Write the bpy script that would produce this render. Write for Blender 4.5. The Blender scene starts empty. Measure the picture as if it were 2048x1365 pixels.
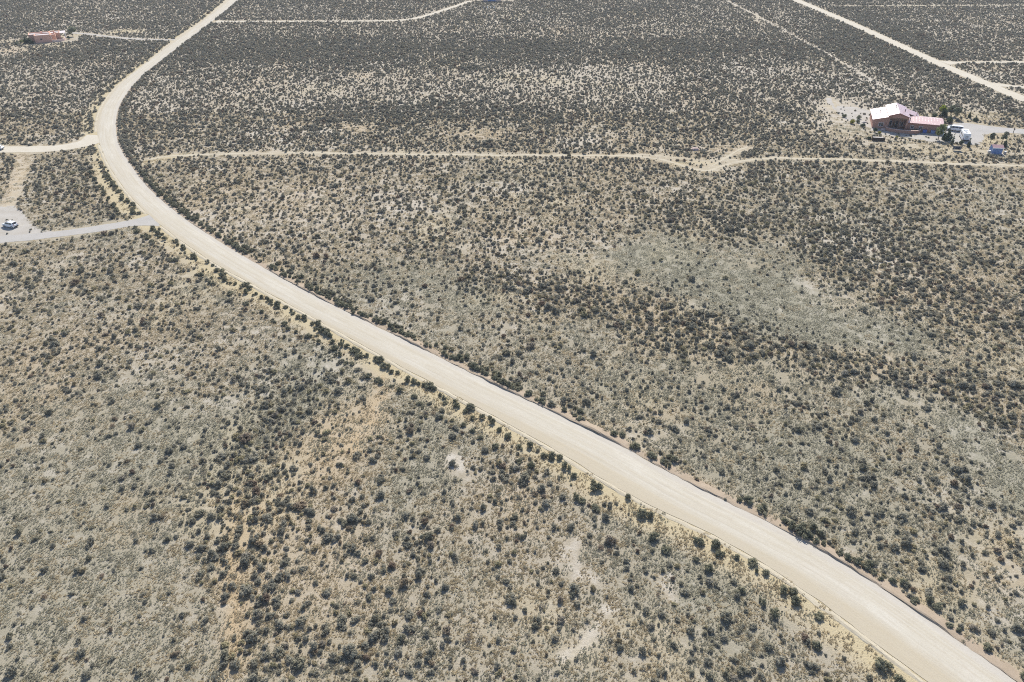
import bpy, math, random
import numpy as np
from mathutils import Vector, Matrix

random.seed(11)
RNG = np.random.default_rng(4)
R = math.radians
SC = bpy.context.scene
COL = SC.collection

# ------------------------------------------------------------------ camera, sky, sun, exposure
FOC, HORIZON, CAM_H = 1450.0, -270.0, 85.0
PITCH = math.atan2(682.5 - HORIZON, FOC)
cam_data = bpy.data.cameras.new('camera')
cam_data.sensor_width = 36.0
cam_data.lens = 36.0 * FOC / 2048.0
cam_data.clip_end = 20000.0
cam = bpy.data.objects.new('camera', cam_data)
COL.objects.link(cam)
cam.location = (0, 0, CAM_H)
cam.rotation_euler = (math.pi / 2 - PITCH, 0, 0)
SC.camera = cam

SUN_EL, SUN_AZ = R(40), R(7)          # azimuth measured clockwise from +Y
world = bpy.data.worlds.new('World')
SC.world = world
world.use_nodes = True
wn = world.node_tree
sky = wn.nodes.new('ShaderNodeTexSky')
sky.sky_type = 'NISHITA'
sky.sun_disc = False
sky.sun_elevation = SUN_EL
sky.sun_rotation = SUN_AZ
sky.altitude = 2100
sky.air_density = 0.8; sky.dust_density = 2.5; sky.ozone_density = 0.4
wn.links.new(sky.outputs['Color'], wn.nodes['Background'].inputs['Color'])
wn.nodes['Background'].inputs['Strength'].default_value = 0.12
sun_data = bpy.data.lights.new('sun', 'SUN')
sun_data.energy = 4.0
sun_data.angle = R(0.5)
sun_data.color = (1.0, 0.95, 0.86)
sun = bpy.data.objects.new('sun', sun_data)
COL.objects.link(sun)
sun_dir = Vector((math.sin(SUN_AZ) * math.cos(SUN_EL), math.cos(SUN_AZ) * math.cos(SUN_EL), math.sin(SUN_EL)))
sun.rotation_euler = sun_dir.to_track_quat('Z', 'Y').to_euler()
sun.location = sun_dir * 300
SC.view_settings.view_transform = 'Standard'
SC.view_settings.look = 'None'
SC.view_settings.gamma = 1.0
SC.view_settings.use_curve_mapping = False
SC.view_settings.exposure = 0.78
SC.render.engine = 'CYCLES'
SC.cycles.use_denoising = False
SC.cycles.filter_width = 1.05
SC.cycles.max_bounces = 5
SC.cycles.diffuse_bounces = 3
SC.cycles.transparent_max_bounces = 4

# ------------------------------------------------------------------ survey: turns a measured point of the photo into a ground position
_c, _s = math.cos(PITCH), math.sin(PITCH)
def G(px, py):
    u = (px - 1024) / FOC; v = (py - 682.5) / FOC
    d = (u, _c - v * _s, -_s - v * _c)
    t = -CAM_H / d[2]
    return np.array([d[0] * t, d[1] * t])
def GL(pts): return np.array([G(*p) for p in pts])

# ------------------------------------------------------------------ tagging and building helpers
def tag(o, label=None, cat=None, group=None, kind=None):
    if label: o['label'] = label
    if cat: o['category'] = cat
    if group: o['group'] = group
    if kind: o['kind'] = kind
    return o
def empty(name, loc, rz=0.0):
    o = bpy.data.objects.new(name, None)
    COL.objects.link(o)
    o.empty_display_size = 0.3
    o.location = (loc[0], loc[1], loc[2] if len(loc) > 2 else 0.0)
    o.rotation_euler = (0, 0, rz)
    return o

class MB:
    """collects simple solids, builds them as one mesh object"""
    def __init__(self): self.v = []; self.f = []
    def add(self, vs, fs):
        n = len(self.v); self.v += [tuple(p) for p in vs]; self.f += [tuple(i + n for i in f) for f in fs]
        return self
    def box(self, x0, x1, y0, y1, z0, z1):
        vs = [(x0,y0,z0),(x1,y0,z0),(x1,y1,z0),(x0,y1,z0),(x0,y0,z1),(x1,y0,z1),(x1,y1,z1),(x0,y1,z1)]
        return self.hexa(vs)
    def hexa(self, vs):
        return self.add(vs, [(3,2,1,0),(4,5,6,7),(0,1,5,4),(1,2,6,5),(2,3,7,6),(3,0,4,7)])
    def prism(self, poly, z0, z1):
        n = len(poly)
        vs = [(p[0], p[1], z0) for p in poly] + [(p[0], p[1], z1) for p in poly]
        fs = [tuple(range(n - 1, -1, -1)), tuple(range(n, 2 * n))]
        fs += [(i, (i + 1) % n, n + (i + 1) % n, n + i) for i in range(n)]
        return self.add(vs, fs)
    def side_prism(self, prof, y0, y1):
        """profile in x,z swept along y"""
        n = len(prof)
        vs = [(p[0], y0, p[1]) for p in prof] + [(p[0], y1, p[1]) for p in prof]
        fs = [tuple(range(n)), tuple(range(2 * n - 1, n - 1, -1))]
        fs += [((i + 1) % n, i, n + i, n + (i + 1) % n) for i in range(n)]
        return self.add(vs, fs)
    def cyl(self, p0, p1, r0, r1, n=8, cap=True):
        p0 = Vector(p0); p1 = Vector(p1); d = (p1 - p0).normalized()
        a = d.orthogonal().normalized(); b = d.cross(a)
        vs = []
        for p, r in ((p0, r0), (p1, r1)):
            for k in range(n):
                t = 2 * math.pi * k / n
                vs.append(p + a * (r * math.cos(t)) + b * (r * math.sin(t)))
        fs = [(k, (k + 1) % n, n + (k + 1) % n, n + k) for k in range(n)]
        if cap: fs += [tuple(range(n - 1, -1, -1)), tuple(range(n, 2 * n))]
        return self.add(vs, fs)
    def loft(self, rings):
        n = len(rings[0]); vs = [p for r in rings for p in r]; fs = []
        for i in range(len(rings) - 1):
            for k in range(n):
                fs.append((i*n + k, i*n + (k+1) % n, (i+1)*n + (k+1) % n, (i+1)*n + k))
        fs += [tuple(range(n - 1, -1, -1)), tuple(range((len(rings)-1)*n, len(rings)*n))]
        return self.add(vs, fs)
    def mesh(self, name, mat=None, smooth=False):
        me = bpy.data.meshes.new(name)
        me.from_pydata(self.v, [], self.f)
        me.update()
        if mat: me.materials.append(mat)
        if smooth: me.polygons.foreach_set('use_smooth', [True] * len(me.polygons))
        return me
    def build(self, name, mat, parent=None, smooth=False, bevel=0.0):
        o = bpy.data.objects.new(name, self.mesh(name, mat, smooth))
        COL.objects.link(o)
        if parent: o.parent = parent
        if bevel:
            m = o.modifiers.new('bevel', 'BEVEL'); m.width = bevel; m.segments = 2; m.limit_method = 'ANGLE'
        return o
def copy_thing(root):
    r = root.copy(); COL.objects.link(r)
    for ch in root.children:
        c = ch.copy(); COL.objects.link(c); c.parent = r
        for g in ch.children:
            d = g.copy(); COL.objects.link(d); d.parent = c
    return r

# ------------------------------------------------------------------ materials
def new_mat(name):
    m = bpy.data.materials.new(name); m.use_nodes = True
    nt = m.node_tree; b = nt.nodes['Principled BSDF']
    return m, nt, b
def simple(name, col, rough=0.7, metal=0.0, var=0.12, scale=3.0, spec=0.3):
    m, nt, b = new_mat(name)
    tc = nt.nodes.new('ShaderNodeTexCoord')
    nz = nt.nodes.new('ShaderNodeTexNoise'); nz.inputs['Scale'].default_value = scale; nz.inputs['Detail'].default_value = 5
    nt.links.new(tc.outputs['Object'], nz.inputs['Vector'])
    rp = nt.nodes.new('ShaderNodeValToRGB')
    rp.color_ramp.elements[0].position = 0.3; rp.color_ramp.elements[1].position = 0.7
    rp.color_ramp.elements[0].color = tuple(c * (1 - var) for c in col) + (1,)
    rp.color_ramp.elements[1].color = tuple(min(1, c * (1 + var)) for c in col) + (1,)
    nt.links.new(nz.outputs['Fac'], rp.inputs['Fac'])
    nt.links.new(rp.outputs['Color'], b.inputs['Base Color'])
    b.inputs['Roughness'].default_value = rough
    b.inputs['Metallic'].default_value = metal
    b.inputs['Specular IOR Level'].default_value = spec
    return m
def foliage_mat(name, stops, transl=0.22, rough=0.85):
    """colour differs from plant to plant (object random) and a little from leaf to leaf"""
    m, nt, b = new_mat(name)
    oi = nt.nodes.new('ShaderNodeObjectInfo')
    rp = nt.nodes.new('ShaderNodeValToRGB'); cr = rp.color_ramp
    cr.elements[0].position = stops[0][0]; cr.elements[0].color = stops[0][1] + (1,)
    cr.elements[1].position = stops[1][0]; cr.elements[1].color = stops[1][1] + (1,)
    for p, c in stops[2:]:
        e = cr.elements.new(p); e.color = c + (1,)
    nt.links.new(oi.outputs['Random'], rp.inputs['Fac'])
    geo = nt.nodes.new('ShaderNodeNewGeometry')
    mr = nt.nodes.new('ShaderNodeMapRange'); mr.inputs['To Min'].default_value = 0.72; mr.inputs['To Max'].default_value = 1.3
    nt.links.new(geo.outputs['Random Per Island'], mr.inputs['Value'])
    mx = nt.nodes.new('ShaderNodeVectorMath'); mx.operation = 'SCALE'
    nt.links.new(rp.outputs['Color'], mx.inputs[0]); nt.links.new(mr.outputs['Result'], mx.inputs['Scale'])
    nt.links.new(mx.outputs['Vector'], b.inputs['Base Color'])
    b.inputs['Roughness'].default_value = rough; b.inputs['Specular IOR Level'].default_value = 0.15
    tr = nt.nodes.new('ShaderNodeBsdfTranslucent')
    nt.links.new(mx.outputs['Vector'], tr.inputs['Color'])
    ms = nt.nodes.new('ShaderNodeMixShader'); ms.inputs['Fac'].default_value = transl
    nt.links.new(b.outputs['BSDF'], ms.inputs[1]); nt.links.new(tr.outputs['BSDF'], ms.inputs[2])
    nt.links.new(ms.outputs['Shader'], nt.nodes['Material Output'].inputs['Surface'])
    return m

def nmix(nt, fac, a, b, blend='MIX'):
    n = nt.nodes.new('ShaderNodeMix'); n.data_type = 'RGBA'; n.blend_type = blend
    def put(sock, v):
        if hasattr(v, 'is_linked') or isinstance(v, bpy.types.NodeSocket): nt.links.new(v, sock)
        elif isinstance(v, tuple): sock.default_value = v + (1,) if len(v) == 3 else v
        else: sock.default_value = v
    put(n.inputs[0], fac); put(n.inputs[6], a); put(n.inputs[7], b)
    return n.outputs[2]
def noise(nt, vec, scale, detail=4, rough=0.55):
    n = nt.nodes.new('ShaderNodeTexNoise')
    n.inputs['Scale'].default_value = scale; n.inputs['Detail'].default_value = detail; n.inputs['Roughness'].default_value = rough
    nt.links.new(vec, n.inputs['Vector'])
    return n.outputs['Fac']
def maprange(nt, val, a, b, c, d):
    n = nt.nodes.new('ShaderNodeMapRange')
    for k, x in zip(('From Min','From Max','To Min','To Max'), (a, b, c, d)): n.inputs[k].default_value = x
    nt.links.new(val, n.inputs['Value'])
    return n.outputs['Result']
def mathn(nt, op, a, b):
    n = nt.nodes.new('ShaderNodeMath'); n.operation = op
    for i, v in enumerate((a, b)):
        if isinstance(v, (int, float)): n.inputs[i].default_value = v
        else: nt.links.new(v, n.inputs[i])
    return n.outputs[0]
def bump(nt, height, strength, dist, bsdf):
    n = nt.nodes.new('ShaderNodeBump'); n.inputs['Strength'].default_value = strength; n.inputs['Distance'].default_value = dist
    nt.links.new(height, n.inputs['Height']); nt.links.new(n.outputs['Normal'], bsdf.inputs['Normal'])

SOIL = (0.362, 0.318, 0.246)
def ground_material():
    m, nt, b = new_mat('scrubland_soil')
    geo = nt.nodes.new('ShaderNodeNewGeometry'); pos = geo.outputs['Position']
    at = nt.nodes.new('ShaderNodeAttribute'); at.attribute_name = 'cover'
    sp = nt.nodes.new('ShaderNodeSeparateColor'); nt.links.new(at.outputs['Color'], sp.inputs['Color'])
    n1 = noise(nt, pos, 0.06, 5); n2 = noise(nt, pos, 0.5, 5, 0.6); n3 = noise(nt, pos, 3.2, 4, 0.65); n4 = noise(nt, pos, 9.0, 2, 0.6)
    c = nmix(nt, maprange(nt, n1, .35, .68, 0, 1), SOIL, (0.345, 0.293, 0.212))
    c = nmix(nt, maprange(nt, n2, .45, .72, 0, .7), c, (0.41, 0.365, 0.300))
    def masked(ch, k):
        return maprange(nt, mathn(nt, 'ADD', ch, mathn(nt, 'MULTIPLY', mathn(nt, 'SUBTRACT', n3, 0.5), k)), 0.02, 0.95, 0, 1)
    c = nmix(nt, masked(sp.outputs[0], 0.9), c, (0.268, 0.253, 0.190))      # short grey-green grass
    c = nmix(nt, masked(sp.outputs[1], 0.5), c, (0.43, 0.330, 0.205))       # tan sand
    c = nmix(nt, masked(mathn(nt, 'ADD', sp.outputs[2], mathn(nt, 'MULTIPLY', mathn(nt, 'SUBTRACT', n2, .55), 2.2)), 1.4), c, (0.49, 0.45, 0.385))         # pale crust
    c = nmix(nt, masked(at.outputs['Alpha'], 0.6), c, (0.46, 0.39, 0.25)) # dry straw grass
    # litter and pebbles
    lit = maprange(nt, n4, .52, .70, 0, .55)
    c = nmix(nt, lit, c, (0.17, 0.145, 0.105))
    nt.links.new(c, b.inputs['Base Color'])
    b.inputs['Roughness'].default_value = 0.95; b.inputs['Specular IOR Level'].default_value = 0.1
    h = mathn(nt, 'ADD', n3, mathn(nt, 'MULTIPLY', n4, 0.5))
    bump(nt, h, 0.7, 0.14, b)
    return m
def road_material():
    m, nt, b = new_mat('graded_dirt')
    uv = nt.nodes.new('ShaderNodeUVMap'); uv.uv_map = 'road'
    mp = nt.nodes.new('ShaderNodeMapping'); mp.inputs['Scale'].default_value = (1.0, 0.02, 1)
    nt.links.new(uv.outputs['UV'], mp.inputs['Vector'])
    mp2 = nt.nodes.new('ShaderNodeMapping'); mp2.inputs['Scale'].default_value = (0.35, 0.06, 1)
    nt.links.new(uv.outputs['UV'], mp2.inputs['Vector'])
    geo = nt.nodes.new('ShaderNodeNewGeometry')
    st = noise(nt, mp.outputs['Vector'], 1.6, 5, 0.6); st2 = noise(nt, mp2.outputs['Vector'], 1.0, 4)
    fine = noise(nt, geo.outputs['Position'], 5.0, 4, 0.7); blot = noise(nt, geo.outputs['Position'], 0.25, 4)
    c = nmix(nt, maprange(nt, st, .36, .66, 0, 1), (0.49, 0.455, 0.380), (0.445, 0.400, 0.315))
    c = nmix(nt, maprange(nt, st2, .48, .70, 0, .75), c, (0.545, 0.515, 0.445))
    c = nmix(nt, maprange(nt, blot, .45, .75, 0, .4), c, (0.52, 0.485, 0.42))
    sep = nt.nodes.new('ShaderNodeSeparateXYZ'); nt.links.new(uv.outputs['UV'], sep.inputs[0])
    # windrow of loose pale gravel along the upper edge (first 0.9 m of the width), worn tan strip on the lower edge
    wob = mathn(nt, 'ADD', sep.outputs[0], mathn(nt, 'MULTIPLY', mathn(nt, 'SUBTRACT', st2, .5), 1.6))
    c = nmix(nt, maprange(nt, wob, 1.5, 0.9, 0, .65), c, (0.45, 0.42, 0.375))
    c = nmix(nt, maprange(nt, wob, 5.4, 6.3, 0, .7), c, (0.43, 0.372, 0.270))
    # wheel ruts: darker packed lanes and loose ridges between them
    for lane, wd, k in ((1.9, .28, .30), (3.3, .32, .34), (4.6, .26, .30), (5.3, .2, .22)):
        dl = mathn(nt, 'ABSOLUTE', mathn(nt, 'SUBTRACT', wob, lane), 0)
        c = nmix(nt, mathn(nt, 'MULTIPLY', maprange(nt, dl, 0.05, wd, 1, 0), maprange(nt, blot, .35, .65, .05, k)), c, (0.37, 0.325, 0.25))
    c = nmix(nt, maprange(nt, noise(nt, geo.outputs['Position'], 0.9, 5, .7), .52, .75, 0, .5), c, (0.42, 0.375, 0.30))
    c = nmix(nt, maprange(nt, fine, .5, .8, 0, .45), c, (0.34, 0.295, 0.225))
    nt.links.new(c, b.inputs['Base Color'])
    b.inputs['Roughness'].default_value = 0.95; b.inputs['Specular IOR Level'].default_value = 0.1
    bump(nt, mathn(nt, 'ADD', fine, mathn(nt, 'MULTIPLY', st, 1.5)), 0.35, 0.06, b)
    return m
def dirt_material(name, c0, c1, c2, sc=1.0):
    m, nt, b = new_mat(name)
    geo = nt.nodes.new('ShaderNodeNewGeometry'); pos = geo.outputs['Position']
    a = noise(nt, pos, 0.22 * sc, 5); f = noise(nt, pos, 2.6 * sc, 5, .7)
    c = nmix(nt, maprange(nt, a, .35, .68, 0, 1), c0, c1)
    c = nmix(nt, maprange(nt, f, .5, .75, 0, .7), c, c2)
    nt.links.new(c, b.inputs['Base Color'])
    b.inputs['Roughness'].default_value = 0.95; b.inputs['Specular IOR Level'].default_value = 0.1
    bump(nt, f, 0.5, 0.08, b)
    return m

M = {}
M['ground'] = ground_material()
M['road'] = road_material()
M['side_dirt'] = dirt_material('side_road_dirt', (0.49, 0.445, 0.36), (0.53, 0.49, 0.41), (0.41, 0.355, 0.27))
M['track'] = dirt_material('track_dirt', (0.44, 0.39, 0.295), (0.48, 0.43, 0.33), (0.33, 0.285, 0.20), 1.6)
M['gravel'] = dirt_material('grey_gravel', (0.375, 0.36, 0.335), (0.42, 0.40, 0.37), (0.29, 0.27, 0.24))
M['pale_gravel'] = dirt_material('pale_gravel', (0.43, 0.405, 0.365), (0.37, 0.34, 0.295), (0.26, 0.235, 0.19), 1.5)
M['bank'] = dirt_material('cut_bank_soil', (0.33, 0.265, 0.195), (0.38, 0.31, 0.235), (0.25, 0.195, 0.14), 2)
M['sage'] = foliage_mat('sage_leaves', [(0.0, (0.325,0.305,0.238)), (1.0, (0.320,0.265,0.185)), (0.25, (0.252,0.243,0.192)),
    (0.55, (0.335,0.318,0.250)), (0.75, (0.262,0.247,0.178)), (0.88, (0.38,0.36,0.29)), (0.96, (0.235,0.175,0.130))], 0.42)
M['sage_green'] = foliage_mat('verge_sage_leaves', [(0.0, (0.225,0.222,0.150)), (1.0, (0.270,0.260,0.180)), (0.5, (0.205,0.206,0.145))], 0.42)
M['tan_shrub'] = foliage_mat('tan_snakeweed', [(0.0, (0.36,0.32,0.20)), (1.0, (0.30,0.25,0.16)), (0.5, (0.40,0.36,0.22))], 0.4)
M['tuft_dry'] = foliage_mat('dry_bunchgrass', [(0.0, (0.54,0.470,0.335)), (1.0, (0.47,0.415,0.295)), (0.5, (0.60,0.52,0.365))], 0.55)
M['tuft_grey'] = foliage_mat('grey_bunchgrass', [(0.0, (0.43,0.412,0.318)), (1.0, (0.38,0.362,0.275)), (0.5, (0.49,0.468,0.368))], 0.55)
M['bark'] = simple('bark', (0.13, 0.10, 0.075), 0.9)
M['juniper'] = foliage_mat('dark_evergreen_needles', [(0.0, (0.060,0.090,0.050)), (1.0, (0.075,0.105,0.058))], 0.2)
M['olive'] = foliage_mat('olive_leaves', [(0.0, (0.19,0.225,0.085)), (1.0, (0.21,0.24,0.10))], 0.4)
M['greyleaf'] = foliage_mat('grey_green_leaves', [(0.0, (0.19,0.205,0.135)), (1.0, (0.22,0.235,0.155))], 0.35)
M['lime'] = foliage_mat('yellow_green_leaves', [(0.0, (0.33,0.38,0.04)), (1.0, (0.36,0.40,0.06))], 0.35)
M['yellow'] = foliage_mat('yellow_shrub_leaves', [(0.0, (0.36,0.32,0.05)), (1.0, (0.40,0.36,0.08))], 0.3)
M['stucco'] = simple('terracotta_stucco', (0.42, 0.228, 0.165), 0.9, var=0.08, scale=1.2)
M['stucco_pink'] = simple('pink_adobe_stucco', (0.68, 0.385, 0.275), 0.9, var=0.07, scale=1.0)
M['stucco_pale'] = simple('pale_pink_stucco', (0.70, 0.52, 0.44), 0.9, var=0.06)
M['white_stucco'] = simple('white_stucco', (0.72, 0.69, 0.65), 0.85, var=0.04)
M['roof_metal'] = simple('pink_metal_roof', (0.52, 0.29, 0.265), 0.42, 0.0, var=0.05, spec=1.0)
M['roof_metal'].node_tree.nodes['Principled BSDF'].inputs['Coat Weight'].default_value = 1.0
M['roof_metal'].node_tree.nodes['Principled BSDF'].inputs['Coat Roughness'].default_value = 0.33
M['roof_trim'] = simple('dark_red_roof_trim', (0.30, 0.10, 0.085), 0.6, var=0.05)
M['flat_roof'] = simple('pale_flat_roof', (0.60, 0.54, 0.53), 0.85, var=0.06)
M['dark_glass'] = simple('dark_window_glass', (0.02, 0.022, 0.03), 0.12, var=0.02, spec=0.6)
M['wood'] = simple('weathered_timber', (0.20, 0.125, 0.08), 0.8)
M['dark_wood'] = simple('stacked_firewood', (0.09, 0.065, 0.05), 0.9, var=0.3, scale=6)
M['trim_white'] = simple('white_trim', (0.78, 0.77, 0.74), 0.5, var=0.03)
M['car_white'] = simple('white_car_paint', (0.80, 0.80, 0.80), 0.28, var=0.02, spec=0.6)
M['grey_plastic'] = simple('dark_grey_plastic', (0.05, 0.05, 0.052), 0.6)
M['tyre'] = simple('black_tyre_rubber', (0.025, 0.025, 0.025), 0.85)
M['rim'] = simple('grey_alloy_rim', (0.55, 0.55, 0.56), 0.35, 0.6, var=0.03)
M['lamp_red'] = simple('red_tail_lamp', (0.45, 0.03, 0.025), 0.3)
M['lamp_clear'] = simple('clear_headlamp', (0.7, 0.72, 0.74), 0.2)
M['blue_siding'] = simple('blue_shed_siding', (0.17, 0.26, 0.46), 0.7, var=0.06)
M['blue_bin'] = simple('blue_plastic_bin', (0.08, 0.14, 0.42), 0.5)
M['panel'] = simple('dark_solar_cells', (0.045, 0.065, 0.10), 0.25, var=0.2, scale=2, spec=0.6)
M['stone'] = simple('pale_boulder_stone', (0.46, 0.42, 0.38), 0.9, var=0.2, scale=2)
M['stone_pink'] = simple('pinkish_boulder_stone', (0.46, 0.35, 0.30), 0.9, var=0.15, scale=2)
M['concrete'] = simple('patio_concrete', (0.36, 0.34, 0.33), 0.9)
M['paving_dark'] = simple('rubber_black', (0.03, 0.03, 0.03), 0.8)
M['post'] = simple('dark_post_timber', (0.07, 0.06, 0.05), 0.85)

# ------------------------------------------------------------------ value noise in numpy
def vnoise(X, Y, scale, seed):
    r = np.random.default_rng(seed); T = r.random((256, 256))
    x = X / scale; y = Y / scale
    i = np.floor(x).astype(int); j = np.floor(y).astype(int); fx = x - i; fy = y - j
    fx = fx * fx * (3 - 2 * fx); fy = fy * fy * (3 - 2 * fy)
    a = T[j & 255, i & 255]; b = T[j & 255, (i + 1) & 255]; c = T[(j + 1) & 255, i & 255]; d = T[(j + 1) & 255, (i + 1) & 255]
    return (a * (1 - fx) + b * fx) * (1 - fy) + (c * (1 - fx) + d * fx) * fy
# ------------------------------------------------------------------ roads as ground polylines
def smooth(p, it=2):
    p = np.asarray(p, float)
    for _ in range(it):
        q = [p[0]]
        for a, b in zip(p[:-1], p[1:]): q += [a * .75 + b * .25, a * .25 + b * .75]
        q.append(p[-1]); p = np.array(q)
    return p
def resample(p, n=None, step=None):
    d = np.r_[0, np.cumsum(np.linalg.norm(np.diff(p, axis=0), axis=1))]
    if n is None: n = max(2, int(d[-1] / step) + 1)
    t = np.linspace(0, d[-1], n)
    return np.c_[np.interp(t, d, p[:, 0]), np.interp(t, d, p[:, 1])]
def extend(p, a=0.0, b=0.0):
    p = np.asarray(p, float)
    if a: u = p[0] - p[1]; p = np.vstack([p[0] + u / np.linalg.norm(u) * a, p])
    if b: u = p[-1] - p[-2]; p = np.vstack([p, p[-1] + u / np.linalg.norm(u) * b])
    return p
L_px = [(1856,1365),(1566,1150),(1406,1055.4),(1241.8,983.7),(1105,896.5),(900,786),(740,700),(600,621),(522,578),(434,531),(376,493),(320,450),(288,423),(258,390),(232,355),(210,318),(197,280),(193,260),(194,241),(200,221),(217,192),(240,168),(271.6,144),(308,115),(345,83),(381.5,58),(411,38),(454,0)]
R_px = [(2035,1365),(1767,1176),(1600,1078),(1378.5,966),(1207.6,874),(1053.8,801),(1000,776),(900,725.6),(700,628),(640,598),(552,550),(464,500),(376,444),(317,397),(290,370),(262,332),(244,305),(234,280),(232,262),(232,238),(237,214),(248,196),(262,174),(290,146),(323,121),(354,97),(390,70),(429,40),(477,0)]
Lw = resample(smooth(extend(GL(L_px), 40, 140)), n=700)
Rw = resample(smooth(extend(GL(R_px), 40, 140)), n=700)
for _ in range(6):
    Lw[1:-1] = (Lw[:-2] + 2 * Lw[1:-1] + Lw[2:]) / 4; Rw[1:-1] = (Rw[:-2] + 2 * Rw[1:-1] + Rw[2:]) / 4
MAINC = (Lw + Rw) / 2
MAINHW = np.linalg.norm(Lw - Rw, axis=1) / 2
# the pairs are slightly oblique; use the width seen across the road instead
tang = np.gradient(MAINC, axis=0); tang /= np.linalg.norm(tang, axis=1)[:, None]
nrm = np.c_[-tang[:, 1], tang[:, 0]]                       # points to the left of travel (lower-left verge first)
MAINHW = np.abs(np.sum((Lw - Rw) * nrm, axis=1)) / 2
for _ in range(30): MAINHW[1:-1] = (MAINHW[:-2] + 2 * MAINHW[1:-1] + MAINHW[2:]) / 4

def ribbon(name, c, hw, mat, z, jit=0.25, kind='structure', across=8, uv=False, crown=0.0):
    """a strip of ground along a centreline with a slightly uneven edge"""
    t = np.gradient(c, axis=0); t /= np.linalg.norm(t, axis=1)[:, None]; n = np.c_[-t[:, 1], t[:, 0]]
    hw = np.broadcast_to(hw, (len(c),)).astype(float)
    def wob(): 
        w = RNG.normal(0, 1, len(c)); k = np.array([.25, .5, .25]); w2 = np.convolve(w, k, 'same'); return w2 * jit
    e0, e1 = hw + wob(), hw + wob()
    if hw.max() < 1.0:                                     # faint tracks wax and wane
        m_ = .35 + 1.3 * vnoise(c[:, 0], c[:, 1], 5, 31); e0 = e0 * m_; e1 = e1 * m_[::-1]
    V = []; U = []
    d = np.r_[0, np.cumsum(np.linalg.norm(np.diff(c, axis=0), axis=1))]
    for i in range(len(c)):
        for k in range(across + 1):
            f = k / across
            off = -e0[i] + (e0[i] + e1[i]) * f            # from right edge to left edge
            p = c[i] + n[i] * off
            V.append((p[0], p[1], z + crown * (1 - (2 * f - 1) ** 2)))
            U.append((off + hw[i], d[i]))
    F = []
    for i in range(len(c) - 1):
        for k in range(across):
            a = i * (across + 1) + k
            F.append((a, a + 1, a + across + 2, a + across + 1))
    me = bpy.data.meshes.new(name); me.from_pydata(V, [], F); me.update(); me.materials.append(mat)
    lay = me.uv_layers.new(name='road')
    idx = np.zeros(len(me.loops), int); me.loops.foreach_get('vertex_index', idx)
    lay.data.foreach_set('uv', np.array(U)[idx].astype(np.float32).ravel())
    # normals up
    if me.polygons[0].normal.z < 0: me.flip_normals()
    o = bpy.data.objects.new(name, me); COL.objects.link(o); o['kind'] = kind
    return o

roads = []      # (polyline, halfwidth array) for the clearing masks
def road(name, px, width, mat, z, ext=(0, 0), step=2.0, jit=0.22, flare=None, world=None):
    c = resample(smooth(extend(GL(px) if world is None else world, *ext), 3), step=step)
    hw = np.full(len(c), width / 2.0)
    if flare:                                              # (end index 0 or -1, extra halfwidth, length)
        d = np.r_[0, np.cumsum(np.linalg.norm(np.diff(c, axis=0), axis=1))]
        if flare[0] == -1: d = d[-1] - d
        hw += flare[1] * np.clip(1 - d / flare[2], 0, 1) ** 2
    ribbon(name, c, hw, mat, z, jit)
    roads.append((c, hw)); return c
def polygon_ground(name, px, mat, z, kind='structure'):
    p = smooth(np.vstack([GL(px), GL(px[:1])]), 2)[:-1]
    p = resample(np.vstack([p, p[:1]]), step=.8)[:-1]; p = p + RNG.normal(0, .22, p.shape)
    me = bpy.data.meshes.new(name)
    me.from_pydata([(a, b, z) for a, b in p], [], [tuple(range(len(p)))]); me.update(); me.materials.append(mat)
    if me.polygons[0].normal.z < 0: me.flip_normals()
    o = bpy.data.objects.new(name, me); COL.objects.link(o); o['kind'] = kind
    return p

main_road = ribbon('dirt_road', MAINC, MAINHW, M['road'], 0.040, 0.10, crown=0.06)
roads.append((MAINC, MAINHW))
road('side_road', [(203,271.5),(196,275),(180,285),(150,292),(110,298),(50,299.5),(0,299.5)], 6.6, M['side_dirt'], 0.030, ext=(0, 60), flare=(0, 2.6, 20))
road('gravel_driveway', [(318,438),(295,441.5),(250,448.5),(200,457.5),(137,466),(80,473),(0,480)], 4.4, M['gravel'], 0.030, ext=(0, 70), flare=(0, 3.5, 9))
road('far_road', [(1575,-6),(1591,0),(1650,25),(1711,50.5),(1794,89),(1894,135),(1995,177),(2048,199)], 6.3, M['side_dirt'], 0.030, ext=(200, 120))
road('house_track', [(432,44),(470,43.3),(620,43),(750,42.5),(800,41.5),(840,36),(890,20),(940,3)], 3.6, M['side_dirt'], 0.024, flare=(0, 3, 12), jit=.2)
road('house_driveway', [(350,80),(330,80.5),(290,79.5),(255,77.5),(222,74.5),(190,70),(150,66.5),(132,66)], 3.6, M['pale_gravel'], 0.024, jit=.2)
road('spur_track', [(1626,13),(1680,12.6),(1760,12),(1900,11.5),(2048,11)], 1.9, M['track'], 0.020, ext=(0, 80), jit=.4)
road('spur_track', [(1888,126),(1900,125.5),(1950,125),(2000,124.5),(2048,124.5)], 3.0, M['side_dirt'], 0.024, ext=(0, 60), flare=(0, 3, 12))
road('spur_track', [(1985,170),(1998,170),(2020,172.5),(2048,174.5)], 3.6, M['side_dirt'], 0.024, ext=(0, 60), flare=(0, 3, 10))
T1 = road('dirt_track', [(300,319),(330,313),(380,310.5),(450,308),(600,306.5),(760,308),(900,309.5),(1100,311),(1240,312),(1310,316),(1360,330),(1400,342),(1425,341),(1450,330),(1490,321),(1540,316.5),(1640,318),(1760,321.5),(1900,328),(2048,332)], 1.35, M['track'], 0.016, ext=(0, 60), jit=.35)
road('dirt_track', [(1240,311.5),(1300,310),(1350,316),(1390,321),(1440,321.5),(1475,320)], .8, M['track'], 0.020, jit=.35)
road('dirt_track', [(1415,338),(1455,314),(1475,302),(1495,296)], .6, M['track'], 0.022, jit=.4)
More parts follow.
